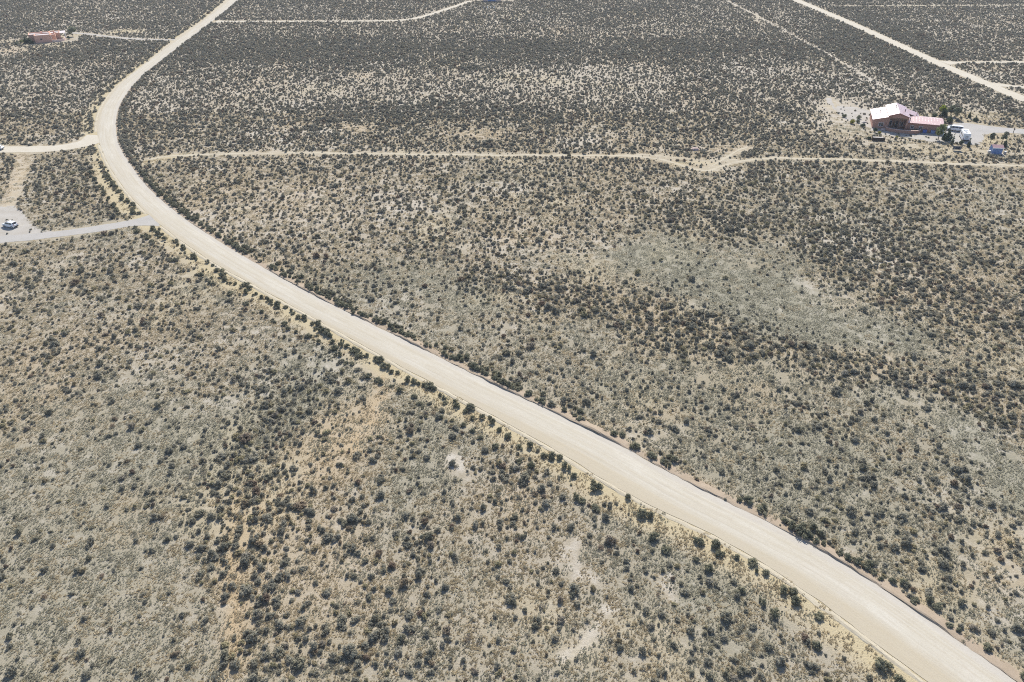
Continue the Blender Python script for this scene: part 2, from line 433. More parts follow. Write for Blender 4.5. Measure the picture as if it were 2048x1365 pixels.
road('patio_driveway', [(1960,258),(1990,259.5),(2048,264)], 6.4, M['gravel'], 0.030, ext=(0, 70), flare=(0, 3, 12))

road('garden_path', [(1658,196),(1661,206),(1667,216),(1682,226),(1700,236),(1725,246)], 1.8, M['pale_gravel'], 0.02, step=1.0, jit=.25)
pads = []
pads.append(polygon_ground('gravel_yard', [(1885,266),(1890,252),(1905,247.5),(1925,246.5),(1945,247.5),(1965,253),(1990,257),(2002,262),(1985,266),(1968,270),(1966,282),(1962,289),(1945,289.5),(1925,288),(1905,287),(1890,280)], M['gravel'], 0.024))
pads.append(polygon_ground('gravel_yard', [(-40,415),(10,414),(30,412),(45,423),(57,440),(64,452),(90,460),(110,464),(100,471),(60,479),(0,488),(-40,494)], M['pale_gravel'], 0.020))
pads.append(polygon_ground('gravel_garden', [(1672,212),(1700,214),(1722,217),(1745,224),(1745,258),(1720,252),(1695,243),(1680,232),(1672,222)], M['pale_gravel'], 0.016))
pads.append(polygon_ground('gravel_garden', [(1736,252),(1760,258),(1800,262),(1850,264),(1888,264),(1896,280),(1880,286),(1850,283),(1812,275),(1770,272),(1745,266)], M['pale_gravel'], 0.018))

# ------------------------------------------------------------------ clearing masks (half-metre grid of distance to road edges)
GX0, GY0, GR = -520.0, 20.0, 0.5
GW, GH = int(1040 / GR), int(780 / GR)
edge = np.full((GH, GW), 99.0, np.float32); side = np.zeros((GH, GW), np.int8); medge = np.full((GH, GW), 99.0, np.float32)
def stamp(c, hw, main=False):
    cc = resample(c, step=1.0); h = np.interp(np.linspace(0, 1, len(cc)), np.linspace(0, 1, len(c)), hw)
    t = np.gradient(cc, axis=0)
    for (x, y), w, (tx, ty) in zip(cc, h, t):
        rad = int((w + 9) / GR); i = int((x - GX0) / GR); j = int((y - GY0) / GR)
        i0, i1, j0, j1 = max(0, i - rad), min(GW, i + rad + 1), max(0, j - rad), min(GH, j + rad + 1)
        if i0 >= i1 or j0 >= j1: continue
        X = GX0 + (np.arange(i0, i1) + .5) * GR - x; Y = (GY0 + (np.arange(j0, j1) + .5) * GR - y)[:, None]
        d = np.sqrt(X * X + Y * Y) - w
        sub = edge[j0:j1, i0:i1]; np.minimum(sub, d, out=sub)
        if main:
            ms = medge[j0:j1, i0:i1]; better = d < ms
            ms[better] = d[better]
            sg = np.where(tx * Y - ty * X > 0, 1, -1).astype(np.int8)
            side[j0:j1, i0:i1][better] = sg[better]
for c, hw in roads[1:]: stamp(c, hw)
edge_side = edge.copy()
stamp(*roads[0], True)
def in_poly(poly, X, Y):
    ins = np.zeros(X.shape, bool); n = len(poly)
    for i in range(n):
        x0, y0 = poly[i]; x1, y1 = poly[(i + 1) % n]
        cond = ((y0 > Y) != (y1 > Y)) & (X < (x1 - x0) * (Y - y0) / (y1 - y0 + 1e-12) + x0)
        ins ^= cond
    return ins
def gidx(X, Y):
    i = np.clip(((X - GX0) / GR).astype(int), 0, GW - 1); j = np.clip(((Y - GY0) / GR).astype(int), 0, GH - 1)
    return j, i

def fbm(X, Y, scale, seed, o=4):
    s = 0; a = .5; t = 0
    for k in range(o):
        s = s + a * vnoise(X, Y, scale / 2 ** k, seed + k); t += a; a *= .55
    return s / t

# patches of the ground surveyed from the photograph: x, y, rx, ry, angle, bushes, grass, tan, pale, straw
PATCH = [
 (180,1150,350,270,0,-.40,.50,0,0,0),(60,900,170,140,0,-.25,.35,0,0,0),(330,850,190,95,0,-.2,.55,0,0,0),(300,620,320,110,0,.12,0,0,0,0),
 (400,575,60,40,0,-.25,.6,0,0,0),(200,610,90,35,0,-.15,.3,0,.3,0),(540,830,95,85,0,.45,0,0,0,0),(500,1000,75,125,0,.50,0,.15,0,0),
 (490,1180,70,115,0,.45,0,.2,0,0),(640,1290,170,85,0,.32,0,.15,0,0),(470,1320,130,60,0,.40,0,.1,0,0),(440,1090,60,60,0,.3,0,0,0,0),
 (700,860,65,55,0,-.10,0,.8,0,.1),(635,930,75,60,0,-.05,0,.75,0,0),(525,1045,32,60,0,-.1,0,.8,0,0),(470,1205,26,110,0,-.35,0,.85,0,0),
 (752,790,9,60,-10,-.5,0,.9,0,0),(600,1110,180,110,0,.08,0,.35,0,0),(830,960,85,70,0,-.35,.8,0,0,0),(900,880,90,60,0,-.2,.6,0,0,0),
 (945,1170,90,60,0,-.42,.5,.1,0,0),(870,1085,70,55,0,.22,0,.1,0,0),(920,925,38,26,0,-.2,0,0,.7,0),
 
 (1180,960,60,40,40,-.1,0,.6,0,.2),(1420,1200,80,45,0,-.15,.6,0,0,0),(1440,1310,60,40,0,-.1,.45,0,0,0),(1050,1010,60,50,0,.12,0,.3,0,0),
 (1960,880,90,42,38,-.36,.4,0,.25,0),(1750,770,150,36,18,-.30,.45,0,.25,0),(1630,640,170,55,10,-.38,.9,0,0,0),(1480,560,140,60,5,-.35,.85,0,0,0),
 (1300,510,120,45,0,-.36,.85,0,0,0),(880,560,115,34,8,-.34,.85,0,0,0),(960,600,70,30,0,-.2,.7,0,0,0),(1180,660,70,40,0,-.2,.5,0,0,0),
 (1000,560,90,28,5,.30,0,0,0,0),(1120,600,75,35,10,.35,0,0,0,0),(1390,670,160,42,15,.42,0,0,0,0),(1620,715,170,36,18,.50,0,0,0,0),
 (1950,770,140,52,22,.45,0,0,0,0),(2030,850,70,70,30,.45,0,0,0,0),(1750,470,170,45,15,.38,0,0,0,0),(1810,590,190,55,18,.35,0,0,0,0),
 (1960,670,110,75,0,.30,0,0,0,0),(1660,510,90,28,10,.30,0,0,0,0),(1890,720,70,42,0,-.3,.4,.3,0,0),(1400,440,90,30,15,.25,0,0,0,0),
 (1290,640,60,40,0,.1,0,.2,0,0),(1500,800,60,40,0,0,0,.25,0,0),(1800,1030,330,150,0,.06,.5,0,0,0),(1560,890,120,60,0,-.1,.45,0,0,0),
 (1320,860,90,60,0,.05,0,.3,0,0),(1300,780,120,60,0,0,.35,0,0,0),(400,470,100,60,0,-.05,0,0,.35,0),(620,430,170,60,0,-.08,0,0,.4,0),
 (1080,480,160,40,0,-.05,0,0,.35,0),(1200,150,150,32,0,-.12,0,0,.4,0),(900,330,300,20,0,0,0,0,.2,0),(960,268,62,11,0,-.5,0,.7,0,0),
 (700,255,55,10,0,-.5,0,.75,0,0),(580,255,30,8,0,-.4,0,.6,0,0),(1250,280,80,10,0,-.2,0,.3,0,0),(720,150,30,8,0,-.4,0,.5,0,0),
 (560,130,22,6,0,-.4,0,.5,0,0),(1440,302,34,7,0,-.6,.2,.6,0,0),(1470,292,38,9,0,-.4,0,.5,0,0),(1380,328,40,5,0,-.7,0,0,0,.9),
 (900,100,1000,26,0,.30,0,0,0,0),(900,225,380,20,0,.25,0,0,0,0),(800,170,450,22,0,-.12,0,0,.2,0),(1750,70,160,50,20,.28,0,0,0,0),
 (95,92,70,7,0,-.45,0,.2,0,.5),(20,104,45,7,0,-.5,0,.8,0,0),(20,84,50,4,0,-.4,0,.3,0,.4),(252,63,36,4,0,-.6,0,0,0,.9),
 (385,66,6,12,50,-.6,0,.9,0,0),(395,58,6,10,50,-.6,0,.9,0,0),(1820,282,120,15,0,-.45,.2,0,.35,.2),(1950,302,110,12,0,-.4,.2,0,.2,.35),
 (1925,232,70,12,0,-.3,.2,0,0,.5),(1850,300,90,10,0,-.2,0,0,0,.4),(1990,280,30,14,0,-.6,0,0,0,.8),(1690,262,70,12,0,-.5,.5,0,0,.2),
 (34,345,12,40,14,-.2,0,.4,.1,.1),(202,368,7,40,-25,-.55,0,.5,0,.35),(226,402,9,24,-25,-.6,0,0,0,.8),
 (250,415,14,10,-40,-.5,0,0,0,.9),(50,300,30,5,0,-.5,0,0,0,.7),(330,318,50,6,-12,-.55,0,0,.2,.7),(280,300,20,8,0,-.3,0,0,.4,0),
 (1682,222,52,26,0,-.75,.3,.2,.55,0),(1720,236,40,18,0,-.7,.1,0,.7,0),
 (1515,38,20,6,30,-.5,0,0,.3,.3),(1900,320,40,8,0,-.1,0,0,0,.4),(1375,90,60,20,0,.1,0,0,0,0),(700,300,200,14,0,-.06,0,0,.3,0),
]
PW = []
for (x, y, rx, ry, an, *ch) in PATCH:
    c0 = G(x, y); ca, sa = math.cos(R(an)), math.sin(R(an))
    e1 = G(x + rx * ca, y + rx * sa) - c0
    f1 = (G(x - ry * sa, y + ry * ca) - G(x + ry * sa, y - ry * ca)) / 2
    A = np.linalg.inv(np.c_[e1, f1]); PW.append((c0, A, [ch[0] * (1.05 if ch[0] > 0 else .8), ch[1] * .7, ch[2] * .72, ch[3] * .72, ch[4] * .85], max(np.linalg.norm(e1), np.linalg.norm(f1)) * 2.2))
BANDS = []
for pts, hw, ch in (([(950,560),(1150,600),(1400,670),(1620,715),(1800,760),(1950,805),(2048,850)], 8, (.46,-.25,0,0,0)),
        ([(1350,430),(1500,450),(1700,485),(1850,560),(2048,640)], 10, (.38,-.15,0,0,0)),
        ([(1050,520),(1250,510),(1450,560),(1650,640),(1800,680)], 8, (-.12,.35,0,0,0)),
        ([(1450,730),(1650,745),(1800,785),(1950,880),(2048,990)], 6, (-.28,.5,0,.10,0)),
        ([(760,745),(752,790),(735,850),(700,900)], 1.1, (-.6,-.3,.55,0,0)),
        ([(45,312),(35,345),(22,380),(10,420)], 1.5, (-.8,-.3,.45,.25,.1)), ([(62,312),(48,350),(34,385),(26,415)], 1.2, (-.8,-.3,.4,.2,.2)),
        ([(196,335),(203,365),(215,392),(240,420)], 1.1, (-.8,-.3,.4,.1,.3)),
        ([(1450,0),(1520,35),(1600,78),(1680,122),(1740,160),(1800,192)], 1.5, (-.6,-.2,0,.4,.1)),
        ([(1150,1080),(1140,1115),(1158,1148),(1198,1165)], .9, (-.5,-.6,0,.95,0)), ([(1222,1212),(1195,1250),(1168,1288),(1128,1312)], .9, (-.5,-.6,0,.95,0)),
        ([(1338,1148),(1328,1175),(1345,1196)], .9, (-.5,-.6,.1,.8,0)), ([(900,915),(925,930),(945,950)], .8, (-.3,-.5,0,.6,0)),
        ([(470,990),(462,1100),(470,1210),(455,1365)], 1.0, (-.4,-.3,.5,0,0))):
    BANDS.append((resample(smooth(GL(pts), 2), step=max(1.0, hw * .5)), hw, ch))
def fields(X, Y):
    """bushes per square metre and ground cover at ground positions"""
    n1 = fbm(X, Y, 46, 1); n2 = fbm(X, Y, 15, 21); n3 = fbm(X, Y, 5, 41, 3)
    far = np.clip((Y - 110) / 150, 0, 1)
    D = 0.45 + 0.20 * far
    D = D + (n1 - .5) * (.55 - .2 * far) + (n2 - .5) * (.45 - .15 * far) + (n3 - .5) * .35
    Gg = np.clip(.42 + (fbm(X, Y, 38, 61) - .5) * 1.6, 0, 1) * (1 - .85 * far)
    Tn = np.clip((fbm(X, Y, 30, 81) - .56) * 2.2, 0, .5) * (1 - .3 * far)
    Pl = np.clip((fbm(X, Y, 24, 95) - .55) * 2.0, 0, .5) + .22 * far
    St = np.clip((fbm(X, Y, 20, 99) - .62) * 2.0, 0, .4)
    wx = X + (fbm(X, Y, 9, 7, 3) - .5) * 9; wy = Y + (fbm(X, Y, 9, 17, 3) - .5) * 9
    for c0, A, ch, rad in PW:
        sel = (np.abs(X - c0[0]) < rad + 6) & (np.abs(Y - c0[1]) < rad + 6)
        if not sel.any(): continue
        dx, dy = wx[sel] - c0[0], wy[sel] - c0[1]
        q = (A[0, 0] * dx + A[0, 1] * dy) ** 2 + (A[1, 0] * dx + A[1, 1] * dy) ** 2
        w = np.exp(-q ** 1.6 * .8)
        D[sel] += ch[0] * w
        for arr, k in ((Gg, 1), (Tn, 2), (Pl, 3), (St, 4)):
            if ch[k]: arr[sel] = arr[sel] * (1 - .4 * w) + ch[k] * w
        if ch[2] + ch[3] + ch[4] > .25: Gg[sel] *= (1 - .7 * w)
    for c, hw, ch in BANDS:
        lo, hi = c.min(0) - hw * 2.5, c.max(0) + hw * 2.5
        idx = np.nonzero((X > lo[0]) & (X < hi[0]) & (Y > lo[1]) & (Y < hi[1]))[0]
        if not len(idx): continue
        d2 = np.full(len(idx), 1e9)
        for x, y in c: np.minimum(d2, (wx[idx] * .5 + X[idx] * .5 - x) ** 2 + (wy[idx] * .5 + Y[idx] * .5 - y) ** 2 if hw > 2 else (X[idx] - x) ** 2 + (Y[idx] - y) ** 2, out=d2)
        w = np.exp(-(d2 / hw ** 2) ** 1.3)
        for arr, k in ((D, 0), (Gg, 1), (Tn, 2), (Pl, 3), (St, 4)):
            if ch[k]: arr[idx] += ch[k] * w * (.75 + .5 * n2[idx])
    j, i = gidx(X, Y)
    e, me, sd = edge[j, i], medge[j, i], side[j, i]
    v = np.exp(-(np.clip(e, 0, 9) / 1.6) ** 2)
    St += .32 * v; D -= .5 * v
    low = (sd > 0)
    vl = np.where(low, np.exp(-(np.clip(me - .2, 0, 9) / 5.0) ** 4), 0)
    St += .95 * vl * (n3 + .5); Gg = Gg * (1 - vl); D -= .36 * vl
    vr = np.where(~low, np.exp(-(np.clip(me, 0, 9) / 3.0) ** 4), 0)
    Tn += .35 * vr * (n3 + .3); Gg = Gg * (1 - .7 * vr)
    return D, np.clip(Gg, 0, 1), np.clip(Tn, 0, 1), np.clip(Pl, 0, 1), np.clip(St, 0, 1)

# ------------------------------------------------------------------ ground: one sheet out to the horizon
def ground():
    xs = np.r_[np.array([-4000, -3200, -2400, -1600, -1000, -700, -560]), np.arange(-500, 501, 1.7), np.array([560, 700, 1000, 1600, 2400, 3200, 4000])]
    ys = [-1500, -1000, -800, -500, -200, -60, 0, 25]; y = 36.0
    while y < 700: ys.append(y); y += 0.8 + max(0, y - 80) * .0042
    ys += [760, 860, 1050, 1400, 2100, 3200, 4200, 5000]
    ys = np.array(ys)
    X, Y = np.meshgrid(xs, ys); X = X.ravel(); Y = Y.ravel()
    D, g, t, p, s = fields(X, Y)
    nx, ny = len(xs), len(ys)
    co = np.zeros((nx * ny, 3), np.float32); co[:, 0] = X; co[:, 1] = Y
    a = (np.arange(ny - 1)[:, None] * nx + np.arange(nx - 1)[None, :]).ravel()
    F = np.c_[a, a + 1, a + nx + 1, a + nx].astype(np.int32)
    me = bpy.data.meshes.new('ground')
    me.vertices.add(len(co)); me.vertices.foreach_set('co', co.ravel())
    me.loops.add(F.size); me.loops.foreach_set('vertex_index', F.ravel())
    me.polygons.add(len(F)); me.polygons.foreach_set('loop_start', np.arange(0, F.size, 4, dtype=np.int32))
    me.update(calc_edges=True)
    at = me.attributes.new('cover', 'FLOAT_COLOR', 'POINT')
    at.data.foreach_set('color', np.c_[g, t, p, s].astype(np.float32).ravel())
    me.materials.append(M['ground'])
    o = bpy.data.objects.new('ground', me); COL.objects.link(o); o['kind'] = 'structure'
ground()

# banks along the main road: cut bank on the upper side, low windrow on the lower side
def bank(name, sgn, prof, mat, hfun, i0=0, i1=None):
    c, hw = MAINC[i0:i1], MAINHW[i0:i1]; n = nrm[i0:i1]
    V = []; F = []; K = len(prof)
    for i in range(len(c)):
        h = hfun(c[i])
        for (o, z) in prof:
            jx = RNG.normal(0, .09)
            jj, ii = gidx(c[i:i+1, 0] + n[i, 0] * sgn * (hw[i] + 1), c[i:i+1, 1] + n[i, 1] * sgn * (hw[i] + 1))
            h = h * float(np.clip(edge_side[jj[0], ii[0]] / 1.5, 0, 1))
            p = c[i] + n[i] * sgn * (hw[i] + o + jx)
            V.append((p[0], p[1], -0.03 if z == 0 or h < .005 else z * h))
    for i in range(len(c) - 1):
        for k in range(K - 1):
            a = i * K + k; q = (a, a + 1, a + K + 1, a + K)
            F.append(q if sgn < 0 else q[::-1])
    me = bpy.data.meshes.new(name); me.from_pydata(V, [], F); me.update(); me.materials.append(mat)
    if sum(p.normal.z for p in list(me.polygons)[:50]) < 0: me.flip_normals()
    o = bpy.data.objects.new(name, me); COL.objects.link(o); o['kind'] = 'structure'
def hcut(p):
    k = float(vnoise(np.array([p[0]]), np.array([p[1]]), 6, 5)[0])
    return max(.04, -.04 + 0.54 * k) * min(1, max(.35, (190 - p[1]) / 60))
bank('road_bank', -1, [(-.05, 0), (.10, .8), (.28, 1.0), (.8, .75), (1.3, .4), (2.0, 0)], M['bank'], hcut)
bank('road_shoulder', 1, [(-.1, 0), (.25, .6), (.55, 1.0), (.85, .55), (1.05, 0)], M['track'],
     lambda p: 0.02 + 0.13 * float(vnoise(np.array([p[0]]), np.array([p[1]]), 5, 9)[0]))

# ------------------------------------------------------------------ plants: source meshes
def leaf_cloud(mb, lumps, n, size, rnd, flat=1.0, up=1.0):
    """many small leaf clumps spread over and inside a set of lumps (centre, radius)"""
    w = [l[1] ** 2 for l in lumps]; tot = sum(w)
    for l, wi in zip(lumps, w):
        c, r = Vector(l[0]), l[1]
        for _ in range(max(3, int(n * wi / tot))):
            d = Vector((rnd.gauss(0, 1), rnd.gauss(0, 1), rnd.gauss(0, 1)))
            if d.length < 1e-3: continue
            d.normalize()
            rr = r * (0.55 + 0.5 * rnd.random() ** .6)
            p = c + Vector((d.x * rr, d.y * rr, d.z * rr * flat))
            if p.z < 0.02: p.z = 0.02 + abs(p.z) * .3
            s = size * rnd.uniform(.6, 1.4)
            a = (d + Vector((rnd.gauss(0, .45), rnd.gauss(0, .45), up + rnd.gauss(0, .45)))).normalized()
            u = a.orthogonal().normalized(); u.rotate(Matrix.Rotation(rnd.random() * 6.28, 3, a)); v = a.cross(u)
            k = a * s * .35
            mb.add([p - u * s, p - v * s * .7 + k, p + u * s, p + v * s * .7 + k * .5], [(0, 1, 2, 3)])
def sage_mesh(seed, n, size, core=True):
    rnd = random.Random(seed); mb = MB(); lumps = []
    k = rnd.randint(5, 8)
    for i in range(k):
        a = 6.28 * i / k + rnd.uniform(-.4, .4); q = rnd.uniform(.3, .62)
        lumps.append(((math.cos(a) * q, math.sin(a) * q * rnd.uniform(.7, 1), rnd.uniform(.28, .55)), rnd.uniform(.28, .42)))
    lumps.append(((rnd.uniform(-.15, .15), rnd.uniform(-.15, .15), rnd.uniform(.55, .75)), rnd.uniform(.34, .48)))
    # woody core that keeps the inside opaque
    for l in (lumps if core else []):
        c, r = l[0], l[1] * .66; vs = []; 
        for zz, rr in ((-.8, .5), (.1, 1.0), (.75, .6)):
            for t in range(5):
                vs.append((c[0] + r * rr * math.cos(1.2566 * t), c[1] + r * rr * math.sin(1.2566 * t), max(0, c[2] + r * zz)))
        vs.append((c[0], c[1], c[2] + r))
        fs = [(q * 5 + t, q * 5 + (t + 1) % 5, q * 5 + 5 + (t + 1) % 5, q * 5 + 5 + t) for q in range(2) for t in range(5)]
        fs += [(10 + t, 10 + (t + 1) % 5, 15) for t in range(5)]
        mb.add(vs, fs)
    leaf_cloud(mb, lumps, n, size, rnd)
    return mb
def tuft_patch(seed, n, rad, h):
    rnd = random.Random(seed); mb = MB()
    for _ in range(n):
        a = rnd.random() * 6.28; q = rad * math.sqrt(rnd.random()); cx, cy = q * math.cos(a), q * math.sin(a)
        hh = h * rnd.uniform(.45, 1.3); w = hh * rnd.uniform(.7, 1.2)
        for b in range(5):
            t = 6.28 * b / 5 + rnd.uniform(-.5, .5); ct, st = math.cos(t), math.sin(t)
            mb.add([(cx - st * w * .35, cy + ct * w * .35, 0), (cx + st * w * .35, cy - ct * w * .35, 0),
                    (cx + ct * w * 1.3 + st * w * .25, cy + st * w * 1.3 - ct * w * .25, hh * rnd.uniform(.5, .9)), (cx + ct * w * .9 - st * w * .35, cy + st * w * .9 + ct * w * .35, hh)], [(0, 1, 2, 3)])
    return mb
SAGE = [sage_mesh(100 + k, 230, .105).mesh('sagebrush', M['sage']) for k in range(9)]
SAGE_OPEN = [sage_mesh(160 + k, 95, .13, core=False).mesh('sagebrush', M['sage']) for k in range(4)]
SNAKE = [sage_mesh(170 + k, 150, .10).mesh('snakeweed', M['tan_shrub']) for k in range(3)]
SAGE_G = [sage_mesh(140 + k, 230, .105).mesh('sagebrush', M['sage_green']) for k in range(4)]
SAGE_FAR = [sage_mesh(180 + k, 70, .19).mesh('sagebrush', M['sage']) for k in range(6)]
TUFT = [tuft_patch(200 + k, 34, 1.15, .125).mesh('bunchgrass', M['tuft_dry'] if k % 2 else M['tuft_grey']) for k in range(8)]

def source_collection(name, meshes):
    c = bpy.data.collections.new(name)
    for me in meshes:
        o = bpy.data.objects.new(me.name, me); c.objects.link(o)
    return c
def scatter(name, pts, scl, rot, var, coll):
    me = bpy.data.meshes.new(name)
    n = len(pts)
    me.vertices.add(n); me.vertices.foreach_set('co', np.asarray(pts, np.float32).ravel())
    me.attributes.new('scl', 'FLOAT_VECTOR', 'POINT').data.foreach_set('vector', np.asarray(scl, np.float32).ravel())
    me.attributes.new('rot', 'FLOAT', 'POINT').data.foreach_set('value', np.asarray(rot, np.float32))
    me.attributes.new('kindindex', 'INT', 'POINT').data.foreach_set('value', np.asarray(var, np.int32))
    o = bpy.data.objects.new(name, me); COL.objects.link(o)
    ng = bpy.data.node_groups.new(name + '_scatter', 'GeometryNodeTree')
    ng.interface.new_socket('Geometry', in_out='INPUT', socket_type='NodeSocketGeometry')
    ng.interface.new_socket('Geometry', in_out='OUTPUT', socket_type='NodeSocketGeometry')
    N = ng.nodes; Lk = ng.links
    gi = N.new('NodeGroupInput'); go = N.new('NodeGroupOutput')
    ip = N.new('GeometryNodeInstanceOnPoints'); ci = N.new('GeometryNodeCollectionInfo')
    ci.inputs['Collection'].default_value = coll
    ci.inputs['Separate Children'].default_value = True; ci.inputs['Reset Children'].default_value = True
    def attr(nm, dt):
        a = N.new('GeometryNodeInputNamedAttribute'); a.data_type = dt; a.inputs['Name'].default_value = nm
        return a.outputs['Attribute']
    cx = N.new('ShaderNodeCombineXYZ'); Lk.new(attr('rot', 'FLOAT'), cx.inputs['Z'])
    Lk.new(gi.outputs[0], ip.inputs['Points']); Lk.new(ci.outputs[0], ip.inputs['Instance'])
    ip.inputs['Pick Instance'].default_value = True
    Lk.new(attr('kindindex', 'INT'), ip.inputs['Instance Index'])
    Lk.new(cx.outputs[0], ip.inputs['Rotation']); Lk.new(attr('scl', 'FLOAT_VECTOR'), ip.inputs['Scale'])
    Lk.new(ip.outputs[0], go.inputs[0])
    md = o.modifiers.new('scatter', 'NODES'); md.node_group = ng
    return o

# ------------------------------------------------------------------ no-plant zones round buildings and vehicles
def loc_rect(o, ang, x0, x1, y0, y1):
    c, s = math.cos(ang), math.sin(ang)
    return np.array([(o[0] + c * x - s * y, o[1] + s * x + c * y) for x, y in ((x0, y0), (x1, y0), (x1, y1), (x0, y1))])
HO, HA = G(1743.5, 256), R(-19)
LO, LA = G(72, 87.2), R(27)
CAR_SPOT = G(17, 456)
KEEP = list(pads[:1]) + [np.array([CAR_SPOT + np.array(d) for d in ((-5, -4), (5, -4), (5, 5), (-5, 5))])] + [loc_rect(HO, HA, -1.2, 25.5, -4.4, 15.5), loc_rect(LO, LA, -3, 22, -5, 18)]
SOFT = list(pads[1:])
SO = G(1990, 306)
KEEP.append(np.array([SO + np.array(d) for d in ((-4, -2.5), (4, -2.5), (4, 3.5), (-4, 3.5))]))
PO = G(1913, 302)
KEEP.append(np.array([PO + np.array(d) for d in ((-2.5, -2), (2.5, -2), (2.5, 2), (-2.5, 2))]))
TO = G(985, 1)
KEEP.append(np.array([TO + np.array(d) for d in ((-14, -4), (16, -4), (16, 14), (-14, 14))]))

# ------------------------------------------------------------------ scatter sagebrush over the plain
def label_bush(o, x, y, d, sd, r):
    '''the label follows the neighbourhood of the plain where the bush grows'''
    size = 'large' if r > .93 else 'medium-sized' if r > .74 else 'small'
    if d < 4.2:
        part = 'near the lower right corner' if x > 1500 else 'in the middle of the picture' if x > 900 else 'towards the left side roads'
        if sd > 0: l, g = f'{size} grey-green sagebrush on the straw verge below the road, {part}', 'sagebrush along the lower road verge'
        else: l, g = f'{size} grey-green sagebrush on the low bank above the road, {part}', 'sagebrush along the upper road bank'
    else:
        xr = 1500 + (y - 1065) * 1.36
        if x > xr or (y < 900 and x > 1000):
            if y > 1150: z = 'in the right corner field beside the lowest stretch of road'
            elif x > 1800: z = 'at the right picture edge above the lower road'
            elif y > 950: z = 'in the open field just above the lower road'
            else: z = 'in the field above the middle stretch of road'
            g = 'large sagebrush in the field above the road'
        else:
            if x < 260: z = 'in the thin grass at the far left, lower half' if y < 1200 else 'in the thin grass of the bottom left corner'
            elif x < 430: z = 'in sparse grass left of the dark thicket band'
            elif x < 640: z = 'inside the dark thicket band, bottom edge' if y > 1180 else 'inside the dark thicket band with orange sand, left of centre'
            elif x < 860: z = 'on sandy ground right of the dark thicket, bottom edge' if y > 1180 else 'on sandy ground right of the dark thicket band'
            elif x < 1090: z = 'near the bottom edge left of the pale bare patches' if y > 1180 else 'on brown grass left of the pale bare patches'
            elif x < 1290: z = 'around the pale bare patches below the road'
            elif x < 1500: z = 'between the pale bare patches and the road verge'
            else: z = 'in the bottom edge wedge just below the road'
            g = 'large sagebrush in the field below the road'
        l = f'{size} dark sagebrush {z}'
    tag(o, l, 'sagebrush', g)
def scatter_plain():
    cell = 0.92
    xs = np.arange(-500, 500, cell); ys = np.arange(40, 720, cell)
    X, Y = np.meshgrid(xs, ys); X = X.ravel(); Y = Y.ravel()
    m = np.abs(X) < (Y * .84 + 42) * .86 + 14
    X, Y = X[m], Y[m]
    X = X + RNG.uniform(-.62, .62, len(X)); Y = Y + RNG.uniform(-.62, .62, len(Y))
    D, g, t, p, s = fields(X, Y)
    j, i = gidx(X, Y); e, me_, sd = edge[j, i], medge[j, i], side[j, i]
    keep = np.ones(len(X), bool)
    prob = np.clip(D, .015, .98)
    for q in KEEP: keep &= ~in_poly(q, X, Y)
    for q in SOFT: prob = np.where(in_poly(q, X, Y), .05, prob)
    prob *= cell * cell
    far = np.clip((Y - 110) / 150, 0, 1)
    rad = np.exp(RNG.normal(math.log(.37), .38, len(X))) * (1 + .08 * far)
    rad *= (1 + .50 * np.clip(D - .45, -.3, .6)) * (1 + .20 * np.clip((100 - Y) / 35, 0, 1)) * (1 + .12 * far)
    rad = np.clip(rad, .2, 1.15)
    keep &= RNG.random(len(X)) < prob
    keep &= e > rad * .75
    X, Y, rad, me_, sd, e = (a[keep] for a in (X, Y, rad, me_, sd, e))
    kind = np.zeros(len(X), int)
    # bushes lining the main road: a tight row on the upper bank, a looser row beyond the lower shoulder
    ex, ey, er, ek = [], [], [], []
    c = MAINC; d = np.r_[0, np.cumsum(np.linalg.norm(np.diff(c, axis=0), axis=1))]
    for sgn, off, sd_, gap, r0, dens in ((-1, 1.4, .4, 1.05, .82, .9), (-1, 2.9, .8, 1.7, .68, .7), (1, 2.2, 1.0, 1.35, .80, .85), (1, 6.2, .8, 2.0, .75, .65)):
        q = 0
        while q < d[-1]:
            q += gap * RNG.uniform(.6, 1.6)
            k = min(len(c) - 1, int(np.searchsorted(d, q)))
            clump = float(vnoise(np.array([q]), np.array([sgn * 50.]), 9, 3)[0])
            near = 1.3 if c[k][1] > 105 else (.62 if sgn < 0 else .85)
            if RNG.random() > dens * near * (.1 + 1.7 * clump): continue
            o = off + RNG.normal(0, sd_) * .6
            pnt = c[k] + nrm[k] * sgn * (MAINHW[k] + o)
            jj, ii = gidx(np.array([pnt[0]]), np.array([pnt[1]]))
            if edge[jj[0], ii[0]] < .55: continue
            ex.append(pnt[0]); ey.append(pnt[1]); er.append(r0 * RNG.uniform(.7, 1.45)); ek.append(1)
    X = np.r_[X, ex]; Y = np.r_[Y, ey]; rad = np.r_[rad, er]; kind = np.r_[kind, ek].astype(int)
    n = len(X)
    rot = RNG.uniform(0, 6.28, n)
    scl = np.c_[rad * RNG.uniform(.75, 1.35, n), rad * RNG.uniform(.75, 1.2, n), rad * RNG.uniform(.75, 1.3, n)]
    j, i = gidx(X, Y); me_, sd = medge[j, i], side[j, i]
    # apparent size seen from the camera: the largest 300 become single things
    dep = Y * _c + CAM_H * _s
    px = 1024 + FOC * X / dep; py = 682.5 + FOC * (CAM_H * _c - Y * _s) / dep
    inside = (px > 8) & (px < 2040) & (py > 0) & (py < 1352)
    app = np.where(inside, rad / dep, 0)
    top = np.argsort(-app)[:300]
    single = np.zeros(n, bool); single[top] = True
    for k in top:
        src = SAGE_G if kind[k] else SAGE
        o = bpy.data.objects.new('sagebrush', src[int(RNG.integers(len(src)))])
        COL.objects.link(o)
        o.location = (X[k], Y[k], 0.0); o.rotation_euler = (0, 0, rot[k]); o.scale = scl[k]
        label_bush(o, px[k], py[k], me_[k], sd[k], rad[k])
    rest = ~single
